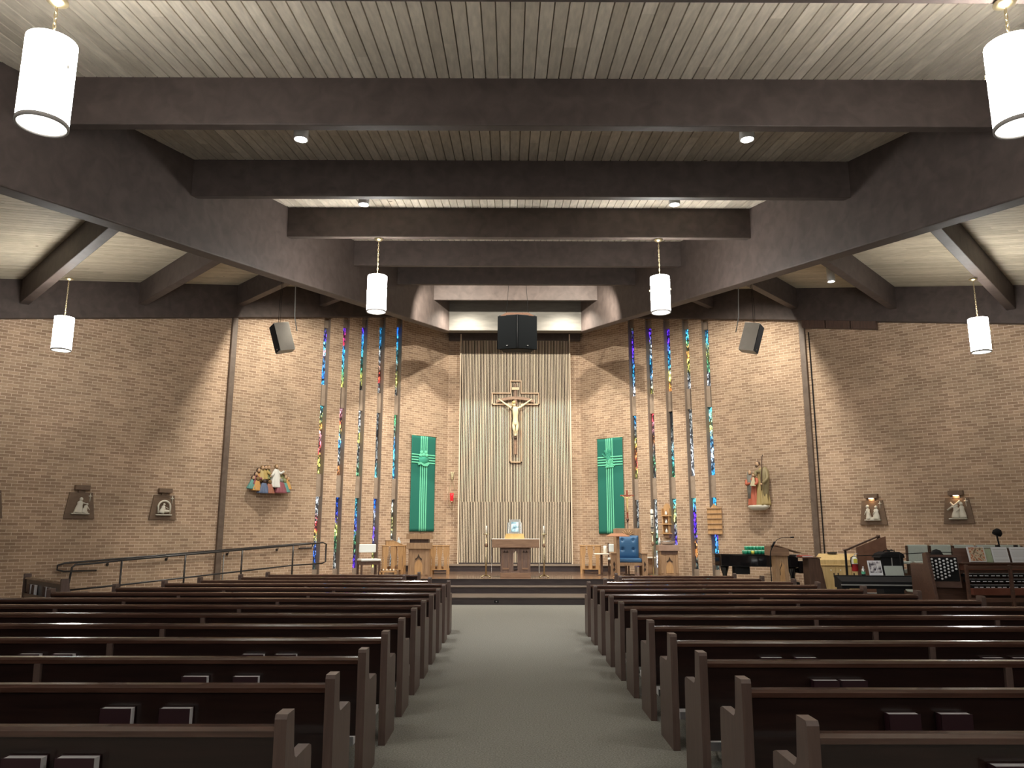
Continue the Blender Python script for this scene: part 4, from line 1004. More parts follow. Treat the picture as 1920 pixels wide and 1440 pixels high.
# open-arched kneelers
def flare(b, x0, x1, z0, z1, y0, y1, axis='y'):
    w = x1-x0; zm = z0+(z1-z0)*.5
    pts = [(x0+w*.12, z0), (x1-w*.12, z0), (x1-w*.22, zm-.02), (x1-w*.02, zm+.14), (x1, z1), (x0, z1), (x0+w*.02, zm+.14), (x0+w*.22, zm-.02)]
    b.prism(pts, y0, y1, axis)
def priedieu(label, x, y, rz, w=.56, g=None):
    t = thing('prie_dieu', label, 'kneeler', (x, y, .5), rz, 'oak prie-dieus beside the sanctuary seats')
    b = MB(); b.box(-w/2-.02, w/2+.02, -.13, .13, .755, .78); b.build('top', 'oak', t, bevel=.004)
    for k in range(3):
        x0 = -w/2+k*(w-.155)/2; b = MB(); flare(b, x0, x0+.155, .12, .755, -.12, -.10); b.build('front_board', 'oak', t)
    for sd in (-1, 1):
        b = MB(); b.prism([(-.10, .0), (-.04, .0), (-.06, .3), (.02, .45), (.12, .755), (-.10, .755)], sd*w/2-.012, sd*w/2+.012, 'x'); b.build('side_panel', 'oak', t)
    b = MB(); b.box(-w/2, w/2, -.10, .10, .66, .675); b.build('book_shelf', 'oakmid', t)
    b = MB(); b.box(-w/2, w/2, -.13, .42, .11, .13); b.build('floor_board', 'oak', t)
    b = MB(); b.box(-w/2+.02, w/2-.02, .20, .40, .13, .20); b.build('kneeling_pad', 'oakmid', t, bevel=.01)
    for sx in (-1, 1):
        for yy in (-.11, .38): b = MB(); b.box(sx*(w/2-.03)-.025, sx*(w/2-.03)+.025, yy-.02, yy+.02, 0, .11); b.build('foot', 'oak', t)
    return t
priedieu('oak prie-dieu with arched boards between the white-seated chair and the ambo', -3.25, 21.98, math.radians(14))
priedieu('oak prie-dieu with arched boards just right of the ambo', -1.93, 22.0, 0, .50)
priedieu('oak prie-dieu with arched boards right of the slatted wall', 2.32, 22.4, math.radians(-12))
t = thing('table_lectern', 'small honey wood table-top lectern on the left prie-dieu', 'lectern', (-3.25, 21.98, 1.281), math.radians(14))
b = MB(); b.prism([(-.20, 0), (.26, 0), (-.02, .13), (-.20, .13)], -.11, -.095, 'y'); b.prism([(-.20, 0), (.26, 0), (-.02, .13), (-.20, .13)], .095, .11, 'y'); b.build('side', 'oak', t)
b = MB(); b.hexa([(-.22, -.12, .125), (-.01, -.12, .125), (-.01, .12, .125), (-.22, .12, .125)], [(-.22, -.12, .145), (-.01, -.12, .145), (-.01, .12, .145), (-.22, .12, .145)]); b.build('top', 'oakmid', t)
b = MB(); b.hexa([(-.02, -.115, .12), (.28, -.115, .0), (.28, .115, .0), (-.02, .115, .12)], [(-.02, -.115, .14), (.28, -.115, .018), (.28, .115, .018), (-.02, .115, .14)]); b.build('slope', 'oak', t)
# side table with gel bottle
t = thing('side_table', 'narrow oak side table behind the ambo, just left of it', 'table', (-3.15, 22.8, .5))
b = MB(); b.box(-.16, .16, -.16, .16, .745, .775); b.build('top', 'oak', t, bevel=.004)
for sx in (-.13, .13):
    for sy in (-.13, .13): b = MB(); b.box(sx-.018, sx+.018, sy-.018, sy+.018, 0, .745); b.build('leg', 'oak', t)
b = MB(); b.box(-.14, .14, -.14, .14, .18, .20); b.build('low_shelf', 'walnut', t)
m = mat('clear_plastic', (.78, .88, .92), .1); m.node_tree.nodes['Principled BSDF'].inputs['Transmission Weight'].default_value = .5
t = thing('pump_bottle', 'clear pump bottle standing on the side table left of the ambo', 'bottle', (-3.20, 22.76, 1.276))
b = MB(); b.lathe([(.001, 0), (.055, 0), (.06, .02), (.055, .11), (.02, .15), (.016, .17), (.001, .17)], 18); b.build('bottle_body', m, t)
b = MB(); b.lathe([(.018, .165), (.02, .185), (.007, .19), (.006, .225), (.001, .225)], 12); b.tube([(0, 0, .22), (.05, 0, .215)], .006, 6); b.build('pump', 'pad', t)
# chairs
def altar_chair(label, x, y, rz):
    t = thing('sanctuary_chair', label, 'chair', (x, y, .5), rz, 'white-seated sanctuary chairs')
    for sx in (-1, 1):
        b = MB(); b.box(sx*.24-.022, sx*.24+.022, .16, .22, 0, .84); b.build('rear_leg', 'walnut', t)
        b = MB(); b.box(sx*.24-.022, sx*.24+.022, -.24, -.19, 0, .38); b.build('front_leg', 'walnut', t)
    b = MB(); b.box(-.24, .24, -.23, -.20, .29, .38); b.box(-.24, .24, .17, .20, .29, .38); b.box(-.255, -.225, -.20, .17, .29, .38); b.box(.225, .255, -.20, .17, .29, .38); b.build('seat_rail', 'walnut', t)
    b = MB(); b.box(-.27, .27, -.26, .19, .38, .44); b.build('seat', 'pad', t, bevel=.02)
    b = MB(); b.box(-.235, .235, .14, .19, .60, .82); b.build('backrest', 'pad', t, bevel=.02)
altar_chair('white-seated dark wood chair at the far left of the platform', -3.76, 21.12, math.radians(25))
altar_chair('white-seated dark wood chair half hidden behind the blue chair', 3.05, 22.2, math.radians(-6))
# low tray of votive candles
t = thing('candle_stand', 'small low oak stand with little candles, front left of the platform', 'stand', (-3.2, 20.95, .5))
b = MB(); b.box(-.20, .20, -.1, .1, .10, .13); b.box(-.22, -.18, -.1, .1, 0, .12); b.box(.18, .22, -.1, .1, 0, .12); b.build('shelf', 'oak', t)
for k in range(4):
    c = thing('tea_light', ('tiny white candle on the low oak stand, %s of four' % ('leftmost', 'second', 'third', 'rightmost')[k]), 'candle', (-3.2-.13+.09*k, 20.95, .631), 0, 'tiny candles on the low stand')
    b = MB(); b.lathe([(.001, 0), (.018, 0), (.018, .05), (.001, .055)], 10); b.build('wax', 'candle', c)

# presider chair
t = thing('presider_chair', 'large oak armchair with tufted blue leather back and seat', 'chair', (3.2, 21.15, .5), math.radians(-4))
for sx in (-1, 1):
    b = MB(); b.box(sx*.335-.035, sx*.335+.035, .10, .22, .0, 1.24); b.build('back_post', 'oakmid', t, bevel=.004)
    b = MB(); b.box(sx*.40-.07, sx*.40+.07, -.38, .12, .0, .58); b.build('arm_panel', 'oakmid', t, bevel=.006)
    b = MB(); b.box(sx*.40-.085, sx*.40+.085, -.40, .14, .58, .615); b.build('arm_rest', 'oakmid', t, bevel=.006)
    b = MB(); b.prism([(sx*.40+px_, .12+pz_) for px_, pz_ in [(-.02, 0), (.03, .06), (0, .12), (.03, .2), (-.01, .28), (-.03, .2), (-.01, .12), (-.035, .06)]], -.385, -.378, 'y'); b.build('carving', 'carve', t)
b = MB(); b.box(-.33, .33, .12, .20, 1.04, 1.25); b.build('crest_board', 'oakmid', t, bevel=.006)
b = MB()
for k in range(7):
    a = PI/2+(k-3)*.38; b.tube([(0, .112, 1.05), (.19*math.cos(a), .112, 1.05+.16*math.sin(a))], .008, 5)
b.build('fan_carving', 'oak', t)
b = MB(); nx, nz = 28, 28; w_, h_ = .29, .62
btn = [(-.5, .62), (.5, .62), (-.5, -.18), (.5, -.18)]
for i in range(nx+1):
    for j in range(nz+1):
        u, v = 2*i/nx-1, 2*j/nz-1; e = (1-u**6)*(1-v**6); d = sum(math.exp(-((u-a)**2*60+(v-c)**2*60)) for a, c in btn)
        b.v.append((w_*u, .10-.075*e+.045*d, .75+h_/2*v))
for i in range(nx):
    for j in range(nz): b.f.append((i*(nz+1)+j, (i+1)*(nz+1)+j, (i+1)*(nz+1)+j+1, i*(nz+1)+j+1)); b.sm.append(True)
n0 = len(b.v); b.v += [(-w_, .14, .75-h_/2), (w_, .14, .75-h_/2), (w_, .14, .75+h_/2), (-w_, .14, .75+h_/2)]; b.f.append((n0, n0+1, n0+2, n0+3)); b.sm.append(False)
bc = b.build('back_cushion', 'bluel', t)
for a, c in btn:
    b = MB(); b.ball((w_*a, .06, .75+h_/2*c), .014, 8, 6); b.build('button', 'bluel', bc)
b = MB(); b.box(-.33, .33, -.36, .10, .36, .47); b.build('seat_cushion', 'bluel', t, bevel=.035)
b = MB(); b.box(-.33, .33, -.35, .10, .28, .36); b.build('seat_rail', 'oakmid', t)
# T-shaped reading stand
t = thing('reading_stand', 'slim reading stand with a thin reddish top in front of the blue chair', 'stand', (2.84, 20.5, .5))
b = MB(); b.hexa([(-.30, -.18, 1.035), (.30, -.18, 1.035), (.30, .18, 1.045), (-.30, .18, 1.045)], [(-.30, -.18, 1.05), (.30, -.18, 1.05), (.15, .12, 1.12), (-.15, .12, 1.12)]); b.build('top', wood('reddish_wood', (.36, .16, .09), (.46, .22, .13), .4), t, bevel=.003)
b = MB(); b.box(-.035, .035, -.04, .04, .02, 1.04); b.build('post', 'oakmid', t, bevel=.004)
b = MB(); b.box(-.13, .13, -.13, .13, 0, .025); b.build('foot', 'oak', t, bevel=.004)
# small tables and a tall candle
t = thing('credence_table', 'small cream-topped table left of the blue chair', 'table', (2.52, 21.5, .5), 0, 'small round-post tables by the blue chair')
b = MB(); b.box(-.20, .20, -.16, .16, .55, .58); b.build('top', 'candle', t, bevel=.006); b = MB(); b.box(-.03, .03, -.03, .03, .0, .55); b.build('post', 'walnut', t); b = MB(); b.box(-.12, .12, -.12, .12, 0, .02); b.build('foot', 'walnut', t)
t = thing('pillar_candle', 'short white pillar candle left of the blue chair', 'candle', (2.62, 21.5, 1.081)); b = MB(); b.lathe([(.001, 0), (.045, 0), (.045, .20), (.001, .205)], 16); b.build('wax', 'candle', t); b = MB(); b.cyl(0, 0, .2, .22, .003, 5); b.build('wick', 'ink', t)
t = thing('credence_table', 'small cream-topped table on a dark post right of the blue chair', 'table', (3.92, 21.9, .5), 0, 'small round-post tables by the blue chair')
b = MB(); b.box(-.17, .17, -.16, .16, .44, .47); b.build('top', 'candle', t, bevel=.006); b = MB(); b.box(-.055, .055, -.05, .05, .0, .44); b.build('post', 'oakmid', t); b = MB(); b.box(-.12, .12, -.12, .12, 0, .02); b.build('foot', 'walnut', t)
# processional cross
t = thing('processional_cross', 'tall reddish processional cross standing behind the blue chair', 'cross', (3.28, 21.62, .5))
rc = wood('red_mahogany', (.22, .05, .03), (.32, .09, .05), .35)
b = MB(); b.box(-.14, .14, -.10, .10, 0, .025); b.build('foot', 'walnut', t, bevel=.004)
b = MB(); b.tube([(0, 0, .02), (0, 0, 1.52)], .018, 8); b.build('pole', 'walnut', t)
b = MB(); b.lathe([(.018, 1.42), (.045, 1.50), (.02, 1.53)], 10); b.build('collar', 'walnut', t)
b = MB(); b.box(-.026, .026, -.02, .02, 1.52, 2.30); b.build('upright', rc, t, bevel=.003)
b = MB(); b.box(-.19, .19, -.018, .018, 2.13, 2.17); b.build('crossbar', rc, t, bevel=.003)
skin_body('corpus', 'gilt', t, [((0, -.04, 1.90), .028), ((0, -.045, 2.0), .032), ((0, -.05, 2.07), .02), ((-.01, -.06, 2.11), .024), ((-.07, -.04, 2.09), .012), ((-.14, -.03, 2.15), .009), ((.07, -.04, 2.09), .012), ((.14, -.03, 2.15), .009), ((0, -.055, 1.80), .022), ((0, -.035, 1.68), .014)],
          [(0, 1), (1, 2), (2, 3), (2, 4), (4, 5), (2, 6), (6, 7), (0, 8), (8, 9)])
# paschal candle
t = thing('paschal_candlestick', 'tall thin brass stand of the paschal candle left of the font', 'candlestick', (3.945, 21.55, .5))
b = MB(); b.box(-.11, .11, -.11, .11, 0, .02); b.build('foot', 'brass', t); b = MB(); b.tube([(0, 0, .02), (0, 0, 1.10)], .016, 8); b.build('stem', 'brass', t)
b = MB(); b.lathe([(.016, .78), (.045, .82), (.045, .86), (.016, .90)], 12, cap=False); b.build('knop', 'oakdark', t); b = MB(); b.lathe([(.016, 1.09), (.055, 1.12), (.055, 1.15), (.001, 1.15)], 14); b.build('cup', 'brass', t)
t = thing('paschal_candle', 'tall white paschal candle with dark marks', 'candle', (3.945, 21.55, 1.65))
b = MB(); b.lathe([(.001, 0), (.043, 0), (.043, .60), (.02, .625), (.001, .625)], 18); b.build('wax', 'candle', t)
for z in (.10, .47):
    b = MB(); b.lathe([(.0445, z), (.0445, z+.035)], 18, cap=False); b.build('band', 'ink', t)
b = MB(); b.box(-.006, .006, -.048, -.042, .17, .42); b.box(-.024, .024, -.047, -.041, .33, .345); b.box(-.018, .018, -.047, -.041, .22, .235); b.build('cross_mark', 'ink', t)
# font
t = thing('baptismal_font', 'oak baptismal font cabinet with a carved arch front', 'font', (4.335, 21.5, .5))
b = MB(); b.box(-.24, .24, -.2, .2, 0, .65); b.build('body', 'oakmid', t, bevel=.006); carved_front(t, .46, .06, .55, -.2)
b = MB(); b.box(-.22, .22, -.215, -.2, .56, .645); b.build('under_cap_rail', 'walnut', t)  # dark walnut rail just below the cap
b = MB(); b.box(-.275, .275, -.24, .24, .65, .805); b.build('cap', wood('pinkish_oak', (.34, .22, .16), (.42, .29, .22), .5), t, bevel=.006)
t = thing('font_bowl', 'wide shallow pewter bowl on the font', 'bowl', (4.34, 21.5, 1.306)); b = MB(); b.lathe([(.001, 0), (.13, 0), (.20, .09), (.205, .11), (.195, .11), (.12, .015), (.001, .012)], 28); b.build('bowl', 'silver', t)
t = thing('font_shell', 'small white shell pourer standing at the left of the font', 'shell', (4.155, 21.68, 1.306)); b = MB(); b.lathe([(.001, 0), (.03, 0), (.04, .08), (.02, .16), (.012, .20), (.001, .20)], 14); b.build('shell', 'paper', t)
# outlet in the lowest riser
t = thing('outlet_plate', 'small black outlet plate on the lowest step, left of centre', 'outlet', (-.29, 18.385, .07)); b = MB(); b.box(-.05, .05, -.006, 0, -.028, .028); b.build('plate', 'black', t, bevel=.002)
b = MB(); b.box(-.015, .015, -.009, -.006, -.012, .012); b.build('socket', 'greyplastic', t)

# ================================================================ MUSIC AREA (right)
t = thing('grand_piano', 'black grand piano with closed lid before the right wall', 'piano', (6.0, 19.0, 0))
def piano_out(k=0):
    """plan outline: tail at -x, keyboard at +x, straight side toward the back wall"""
    pts = [(.98, -.72), (.98, .72), (-.55, .72)]
    for i in range(9): a = PI/2+PI*i/8*.9; pts.append((-.70+.32*math.cos(a), .38+.34*math.sin(a)))
    pts += [(-.62, .0), (-.35, -.22), (-.05, -.42), (.25, -.62), (.55, -.72)]
    return pts
piano_pts = [(.72, -.70), (.72, .72), (-.60, .72), (-.86, .62), (-1.0, .38), (-1.02, .05), (-.94, -.22), (-.72, -.40), (-.40, -.50), (-.05, -.58), (.25, -.66), (.5, -.70)]
o = None
b = MB(); b.prism(piano_pts, .86, 1.12, 'z'); b.build('case', 'pianoblack', t, bevel=.01)
b = MB(); b.prism([(x*1.012, y*1.012) for x, y in piano_pts], 1.12, 1.145, 'z'); b.build('lid', 'pianoblack', t, bevel=.005)
b = MB(); b.box(.72, 1.02, -.70, .72, .72, .84); b.box(.72, 1.02, -.72, -.66, .72, 1.0); b.box(.72, 1.02, .66, .72, .72, 1.0); b.build('key_bed', 'pianoblack', t, bevel=.006)
b = MB(); b.box(.80, .97, -.62, .62, .845, .87); b.build('keys', 'ivory', t)
for lx, ly in ((-.80, .05), (.62, -.55), (.62, .55)):
    b = MB(); b.lathe([(.11, .86), (.10, .80), (.055, .66), (.05, .45), (.045, .12), (.06, .08), (.04, .0)], 14, (lx, ly, 0)); b.build('leg', 'pianoblack', t)
b = MB(); b.box(-.66, -.32, -.38, -.10, .68, .86); b.build('humidity_box', 'black', t)
b = MB(); b.box(.45, .60, -.12, .12, .10, .20); b.tube([(.52, -.08, .2), (.55, -.08, .75)], .02, 6); b.tube([(.52, .08, .2), (.55, .08, .75)], .02, 6); b.build('pedal_lyre', 'pianoblack', t)
# green votive glasses in rows on the lid
gm = mat('green_glass', (.01, .24, .13), .12, coat=.5); gm2 = mat('green_glass_rim', (.35, .72, .52), .2)
k0 = None; nth = ('first', 'second', 'third', 'fourth', 'fifth', 'sixth', 'seventh')
for lay, rows, cols, xo, yo in ((0, 3, 7, 5.60, 18.60), (1, 2, 6, 5.65, 18.66)):
    for r in range(rows):
        for c in range(cols):
            x = xo+.082*c; y = yo+.084*r; z = 1.146+.094*lay; yel = (lay == 0 and r == 0 and c == 2)
            lab = 'green votive glass on the piano, %s layer, %s row, %s from the left' % (('lower', 'upper')[lay], ('front', 'middle', 'rear')[r] if rows == 3 else ('front', 'rear')[r], nth[c])
            if yel: lab = 'single yellow-labelled votive glass in the front row on the piano lid'
            if k0 is None or yel:
                g = thing('votive_glass', lab, 'votive light', (x, y, z), 0, 'votive glasses on the piano')
                b = MB(); b.lathe([(.001, 0), (.034, 0), (.038, .07), (.001, .07)], 14); b.build('glass', gm if not yel else MT['yellow'], g)
                b = MB(); b.lathe([(.038, .07), (.038, .088), (.030, .088), (.028, .074), (.001, .072)], 14); b.build('rim', gm2, g)
                if k0 is None: k0 = g
            else: dup(k0, (x, y, z), label=lab)
t = thing('piano_bench', 'low black bench at the keyboard end of the grand piano', 'bench', (6.44, 18.1, 0)); b = MB(); b.box(-.16, .16, -.14, .14, .46, .54); b.build('seat', 'black', t, bevel=.01)
for sx in (-.13, .13):
    for sy in (-.11, .11): b = MB(); b.box(sx-.02, sx+.02, sy-.02, sy+.02, 0, .46); b.build('leg', 'black', t)
# cantor lectern and microphone
t = thing('cantor_lectern', 'brown oak lectern with slanted top in front of the grand piano', 'lectern', (5.96, 17.35, 0))
b = MB(); b.box(-.14, .14, -.13, .13, .04, 1.15); b.build('column', 'oakmid', t, bevel=.008)
b = MB(); b.prism([(-.26, 1.15), (.15, 1.15), (.15, 1.30), (-.26, 1.36)], -.20, .20, 'y'); b.build('desk_box', 'oakdark', t, bevel=.006)
b = MB(); b.hexa([(-.12, -.21, 1.36), (.42, -.21, 1.20), (.42, .21, 1.20), (-.12, .21, 1.36)], [(-.12, -.21, 1.385), (.42, -.21, 1.215), (.42, .21, 1.215), (-.12, .21, 1.385)]); b.build('sloping_top', 'oakdark', t, bevel=.003)
b = MB(); b.box(-.2, .2, -.2, .2, 0, .04); b.build('foot', 'oakmid', t)
b = MB(); b.prism([(-.055, .25), (.05, .25), (.05, .95), (.0, 1.02), (-.055, .95)], -.14, -.13, 'y'); b.build('arch_panel', 'oak', t)
b = MB(); b.prism([(-.06, .75), (-.045, .72), (-.05, .85), (-.005, .95), (0, 1.05), (-.02, .96), (-.06, .86)], -.146, -.138, 'y'); b.build('carving', 'carve', t)
t = thing('microphone_stand', 'black microphone stand with curved boom beside the cantor lectern', 'microphone', (5.62, 16.95, 0))
b = MB(); b.lathe([(.001, 0), (.12, 0), (.12, .02), (.02, .035)], 18); b.build('base', 'black', t)
b = MB(); b.tube([(0, 0, .03), (0, 0, 1.10), (.02, 0, 1.25), (.07, 0, 1.36)], .011, 6); b.build('pole', 'black', t)
b = MB(); b.tube([(.05, 0, 1.33), (.12, 0, 1.45)], .022, 8); b.build('clutch', 'black', t)
b = MB(); b.tube([(.10, 0, 1.42), (.18, 0, 1.50), (.26, 0, 1.53), (.48, 0, 1.545)], .006, 6); b.build('boom', 'black', t)
b = MB(); b.tube([(.47, 0, 1.545), (.54, 0, 1.545)], .016, 8); b.build('capsule', 'black', t)
# dark music desk with red book
t = thing('music_desk', 'dark walnut desk with sloping side between the piano and the pine cabinet', 'desk', (6.78, 17.75, 0))
b = MB(); b.prism([(-.10, 0), (.22, 0), (.16, 1.08), (-.10, 1.10)], -.18, .18, 'y'); b.build('body', 'walnut', t, bevel=.006)
b = MB(); b.box(-.24, .18, -.2, .2, 1.085, 1.105); b.build('top', 'walnut', t, bevel=.004)
b = MB(); b.prism([(.18, 0), (.34, 0), (.20, .85), (.18, .9)], -.16, .14, 'y'); b.build('side_panel', 'walnut', t)
t = thing('red_hymn_book', 'red book lying on the dark walnut music desk', 'book', (6.67, 17.75, 1.106)); b = MB(); b.box(-.12, .12, -.16, .16, .005, .03); b.build('pages', 'pages', t); b = MB(); b.box(-.125, .125, -.165, .165, .03, .036); b.box(-.125, .125, -.165, .165, 0, .006); b.box(-.125, -.119, -.165, .165, 0, .036); b.build('cover', 'redbook', t)
# pine cabinet
pine = wood('knotty_pine', (.52, .36, .15), (.66, .48, .23), .45, (6, 6, .6), 4)
t = thing('pine_cabinet', 'yellow pine cabinet with double doors against the right wall', 'cabinet', (7.72, 18.35, 0), math.radians(-8))
b = MB(); b.box(-.58, .50, -.25, .28, 0, .90); b.build('body', pine, t, bevel=.006)
b = MB(); b.box(-.61, .53, -.28, .30, .90, .925); b.build('worktop', pine, t, bevel=.004)
b = MB(); b.hexa([(-.58, -.25, .925), (.5, -.25, .925), (.5, .28, .925), (-.58, .28, .925)], [(-.56, -.25, 1.03), (.48, -.25, 1.03), (.40, .24, 1.16), (-.42, .24, 1.16)]); b.build('drawer_top', pine, t, bevel=.004)
for k, (x0, x1) in enumerate(((-.55, -.20), (-.18, .15), (.17, .47))):
    b = MB(); b.box(x0, x1, -.268, -.25, .08, .86); d = b.build('door', pine, t, bevel=.004)
    hx = x1-.035 if k == 0 else x0+.035; b = MB(); b.box(hx-.01, hx+.01, -.285, -.268, .64, .74); b.build('handle', 'black', d)
    b = MB(); b.ball((hx+.06*(1 if k else -1), -.277, .80), .014, 8, 6); b.build('knob', 'candle', d)
t = thing('wireless_receiver', 'small black receiver with thin antenna on the pine cabinet', 'receiver', (7.62, 18.55, 1.163), math.radians(-8)); b = MB(); b.box(-.10, .10, -.05, .05, 0, .03); b.build('case', 'black', t, bevel=.003); b = MB(); b.tube([(.03, 0, .03), (.03, 0, .17)], .003, 5); b.build('antenna', 'black', t)
# sloping partition with rail
t = thing('stair_partition', 'reddish brown panel partition with sloping handrail left of the choir chairs', 'partition', (7.6, 16.9, 0))
b = MB(); b.prism([(-.13, 0), (.52, 0), (.52, 1.57), (.36, 1.52), (-.13, 1.33)], -.02, .02, 'y'); b.build('panel', wood('partition_brown', (.16, .075, .045), (.22, .11, .07), .5), t, bevel=.004)
b = MB(); b.prism([(-.42, 1.285), (-.40, 1.265), (-.33, 1.265), (.40, 1.57), (.40, 1.60), (-.35, 1.30)], -.03, .03, 'y'); b.build('sloping_rail', 'walnut', t, bevel=.004)
b = MB(); b.box(-.385, -.35, -.02, .02, 0, 1.28); b.build('newel_post', 'black', t)
b = MB(); b.prism([(.36, .4), (.62, .4), (.62, 1.18), (.40, 1.60), (.36, 1.60)], .03, .07, 'y'); b.build('end_panel', 'walnut', t)
t = thing('fire_extinguisher', 'red fire extinguisher with yellow label hanging on the partition', 'fire extinguisher', (7.36, 16.78, .84))
b = MB(); b.lathe([(.001, 0), (.055, 0), (.065, .02), (.065, .15), (.0651, .15)], 18, cap=False); b.build('lower_shell', 'red', t)
b = MB(); b.lathe([(.065, .15), (.065, .24), (.05, .28), (.025, .30), (.001, .30)], 18, cap=False); b.build('upper_shell', mat('aluminium_paint', (.60, .60, .55), .35), t)
b = MB(); b.box(-.045, .03, -.07, -.05, .17, .26); b.build('label', 'yellow', t)
b = MB(); b.cyl(0, 0, .30, .33, .02, 10); b.build('valve', 'silver', t); b = MB(); b.tube([(0, 0, .34), (.10, 0, .38)], .009, 6); b.tube([(0, 0, .325), (.09, 0, .27)], .007, 6); b.build('lever', 'silver', t)
b = MB(); b.tube([(0, 0, .32), (-.07, 0, .29), (-.085, 0, .2), (-.07, 0, .10), (-.05, -.02, .08)], .009, 6); b.build('hose', 'black', t)
b = MB(); b.box(-.03, .03, .05, .10, .1, .28); b.build('wall_hook', 'black', t)
# choir riser with chairs
b = MB(); b.prism([(7.45, 16.05), (11.2, 16.05), (10.2, 17.15), (8.3, 17.15), (8.2, 16.85), (7.45, 16.8)], 0, .40, 'z'); o = b.build('floor_choir_riser', 'carpet'); struct(o)
def choir_chair(label, x, y, z, rz=0, arms=False):
    t = thing('choir_chair', label, 'chair', (x, y, z), rz, 'pale green choir chairs')
    b = MB(); b.box(-.215, .215, -.02, .05, .50, 1.0); b.build('backrest', 'pale', t, bevel=.02)
    b = MB(); b.box(-.225, .225, .0, .45, .40, .48); b.build('seat', 'pale', t, bevel=.02)
    for sx in (-1, 1):
        b = MB(); b.box(sx*.235-.015, sx*.235+.015, -.03, .02, 0, .98); b.build('rear_leg', 'walnut', t)
        b = MB(); b.box(sx*.235-.015, sx*.235+.015, .40, .44, 0, .42); b.build('front_leg', 'walnut', t)
    b = MB(); b.box(-.22, .22, .01, .43, .35, .40); b.build('seat_rail', 'walnut', t)
    if arms:
        b = MB(); b.box(-.27, -.19, -.12, .30, .60, .66); b.build('arm_pad', 'pale', t, bevel=.02); b = MB(); b.box(-.25, -.22, -.1, -.06, .4, .6); b.build('arm_post', 'walnut', t)
nm = ('directly right of the black bag', 'second from the black bag', 'third from the black bag', 'fourth from the black bag', 'at the right frame edge')
for k in range(5): choir_chair('pale green choir chair in the back row, %s' % nm[k], 8.61+.49*k, 16.55, .40, 0, k == 0)
nm = ('nearest the partition', 'second from the partition', 'partly hidden by the organ')
for k in range(3): choir_chair('pale green choir chair in the front row, %s' % nm[k], 8.12+.49*k, 15.35, .10, 0, k == 0)
b = MB(); b.box(7.75, 10.4, 15.2, 16.04, 0, .10); o = b.build('floor_choir_step', 'carpet'); struct(o)
t = thing('equipment_case', 'black upright equipment case with cables on top, left of the choir chairs', 'case', (7.86, 16.3, .40)); b = MB(); b.box(-.22, .24, -.15, .2, 0, .80); b.build('case', 'black', t, bevel=.02)
b = MB(); b.prism([(-.27, .74), (.27, .74), (.24, .82), (.16, .86), (-.10, .86), (-.20, .82)], -.17, .22, 'y'); b.build('cover', 'black', t, bevel=.02)
b = MB(); b.tube([(-.1, 0, .86), (-.05, .02, .89), (.02, -.03, .87), (.08, .03, .90), (.14, 0, .87), (.1, -.05, .88), (.0, .04, .89)], .010, 6); b.build('coiled_cable', 'black', t)
b = MB(); b.box(-.02, .0, -.155, -.15, .40, .75); b.build('strap', 'greyplastic', t)
# digital piano
t = thing('digital_piano', 'long black digital piano standing right of the front pew rows', 'keyboard', (6.50, 13.80, 0), math.radians(-7))
b = MB(); b.prism([(-.24, .70), (.20, .70), (.20, .89), (.05, .89), (-.24, .82)], -.74, .74, 'x'); b.build('keyboard_case', 'black', t, bevel=.008)
b = MB(); b.box(-.75, .75, -.27, -.235, .755, .775); b.build('edge_strip', 'greyplastic', t)
b = MB(); b.box(-.74, .74, .10, .22, .88, .905); b.build('rear_top', 'black', t, bevel=.004)
for sx in (-1, 1): b = MB(); b.box(sx*.68-.03, sx*.68+.03, -.20, .18, 0, .70); b.build('stand_leg', 'black', t)
b = MB(); b.box(-.65, .65, .10, .13, .25, .60); b.build('modesty_panel', 'black', t)
def paper_block(name, label, loc, w, h, d=.012, tilt=-14, rz=0, m='paper', cat='book', extra=None):
    t = thing(name, label, cat, loc, math.radians(rz)); t.rotation_euler[0] = math.radians(tilt)
    b = MB(); b.box(-w/2, w/2, 0, d, 0, h); b.build('page_block', m, t)
    if extra: extra(t, w, h)
    return t
def art_cover(t, w, h):
    m = mat('cover_print', (.4, .4, .4), .5); v = nn(m, 'ShaderNodeTexNoise'); v.inputs['Scale'].default_value = 14; lk(m, mapping(m), v.inputs[0])
    lk(m, ramp(m, v.outputs[0], [(.4, (.05, .05, .06)), (.5, (.45, .42, .46)), (.6, (.75, .74, .74))]), m.node_tree.nodes['Principled BSDF'].inputs['Base Color'])
    b = MB(); b.box(-w*.42, w*.42, -.003, 0, h*.18, h*.94); b.build('cover_print', m, t)
    b = MB(); b.prism([(-.02, h*.2), (.0, h*.2), (.05, h*.6), (.045, h*.62)], -.005, -.002, 'y'); b.build('white_stroke', 'paper', t)
paper_block('songbook', 'songbook with grey and white cover propped on the digital piano', (6.50, 13.97, .906), .24, .26, extra=art_cover)
def staves(t, w, h):
    b = MB()
    for k in range(9):
        z = h*.1+k*h*.09
        b.box(-w*.42, w*.42, -.002, 0, z, z+.003)
    b.build('staff_lines', 'greyplastic', t)
paper_block('sheet_music', 'white sheet leaning right of the songbook on the digital piano', (6.80, 13.92, .906), .33, .17, .004, m='pale')
t = thing('water_bottle', 'small clear water bottle standing at the left end of the digital piano', 'bottle', (6.27, 13.97, .906)); b = MB(); b.lathe([(.001, 0), (.032, 0), (.033, .07), (.03, .10), (.012, .125), (.012, .14), (.001, .14)], 14); b.build('bottle_body', m, t) if False else b.build('bottle_body', 'silver', t)
b = MB(); b.cyl(0, 0, .138, .152, .013, 10); b.build('cap', 'paper', t); b = MB(); b.lathe([(.0335, .025), (.0335, .065)], 14, cap=False); b.build('label', 'bmint', t)
t = thing('boom_microphone', 'long horizontal black boom microphone reaching over the choir area', 'microphone', (7.10, 14.25, 0))
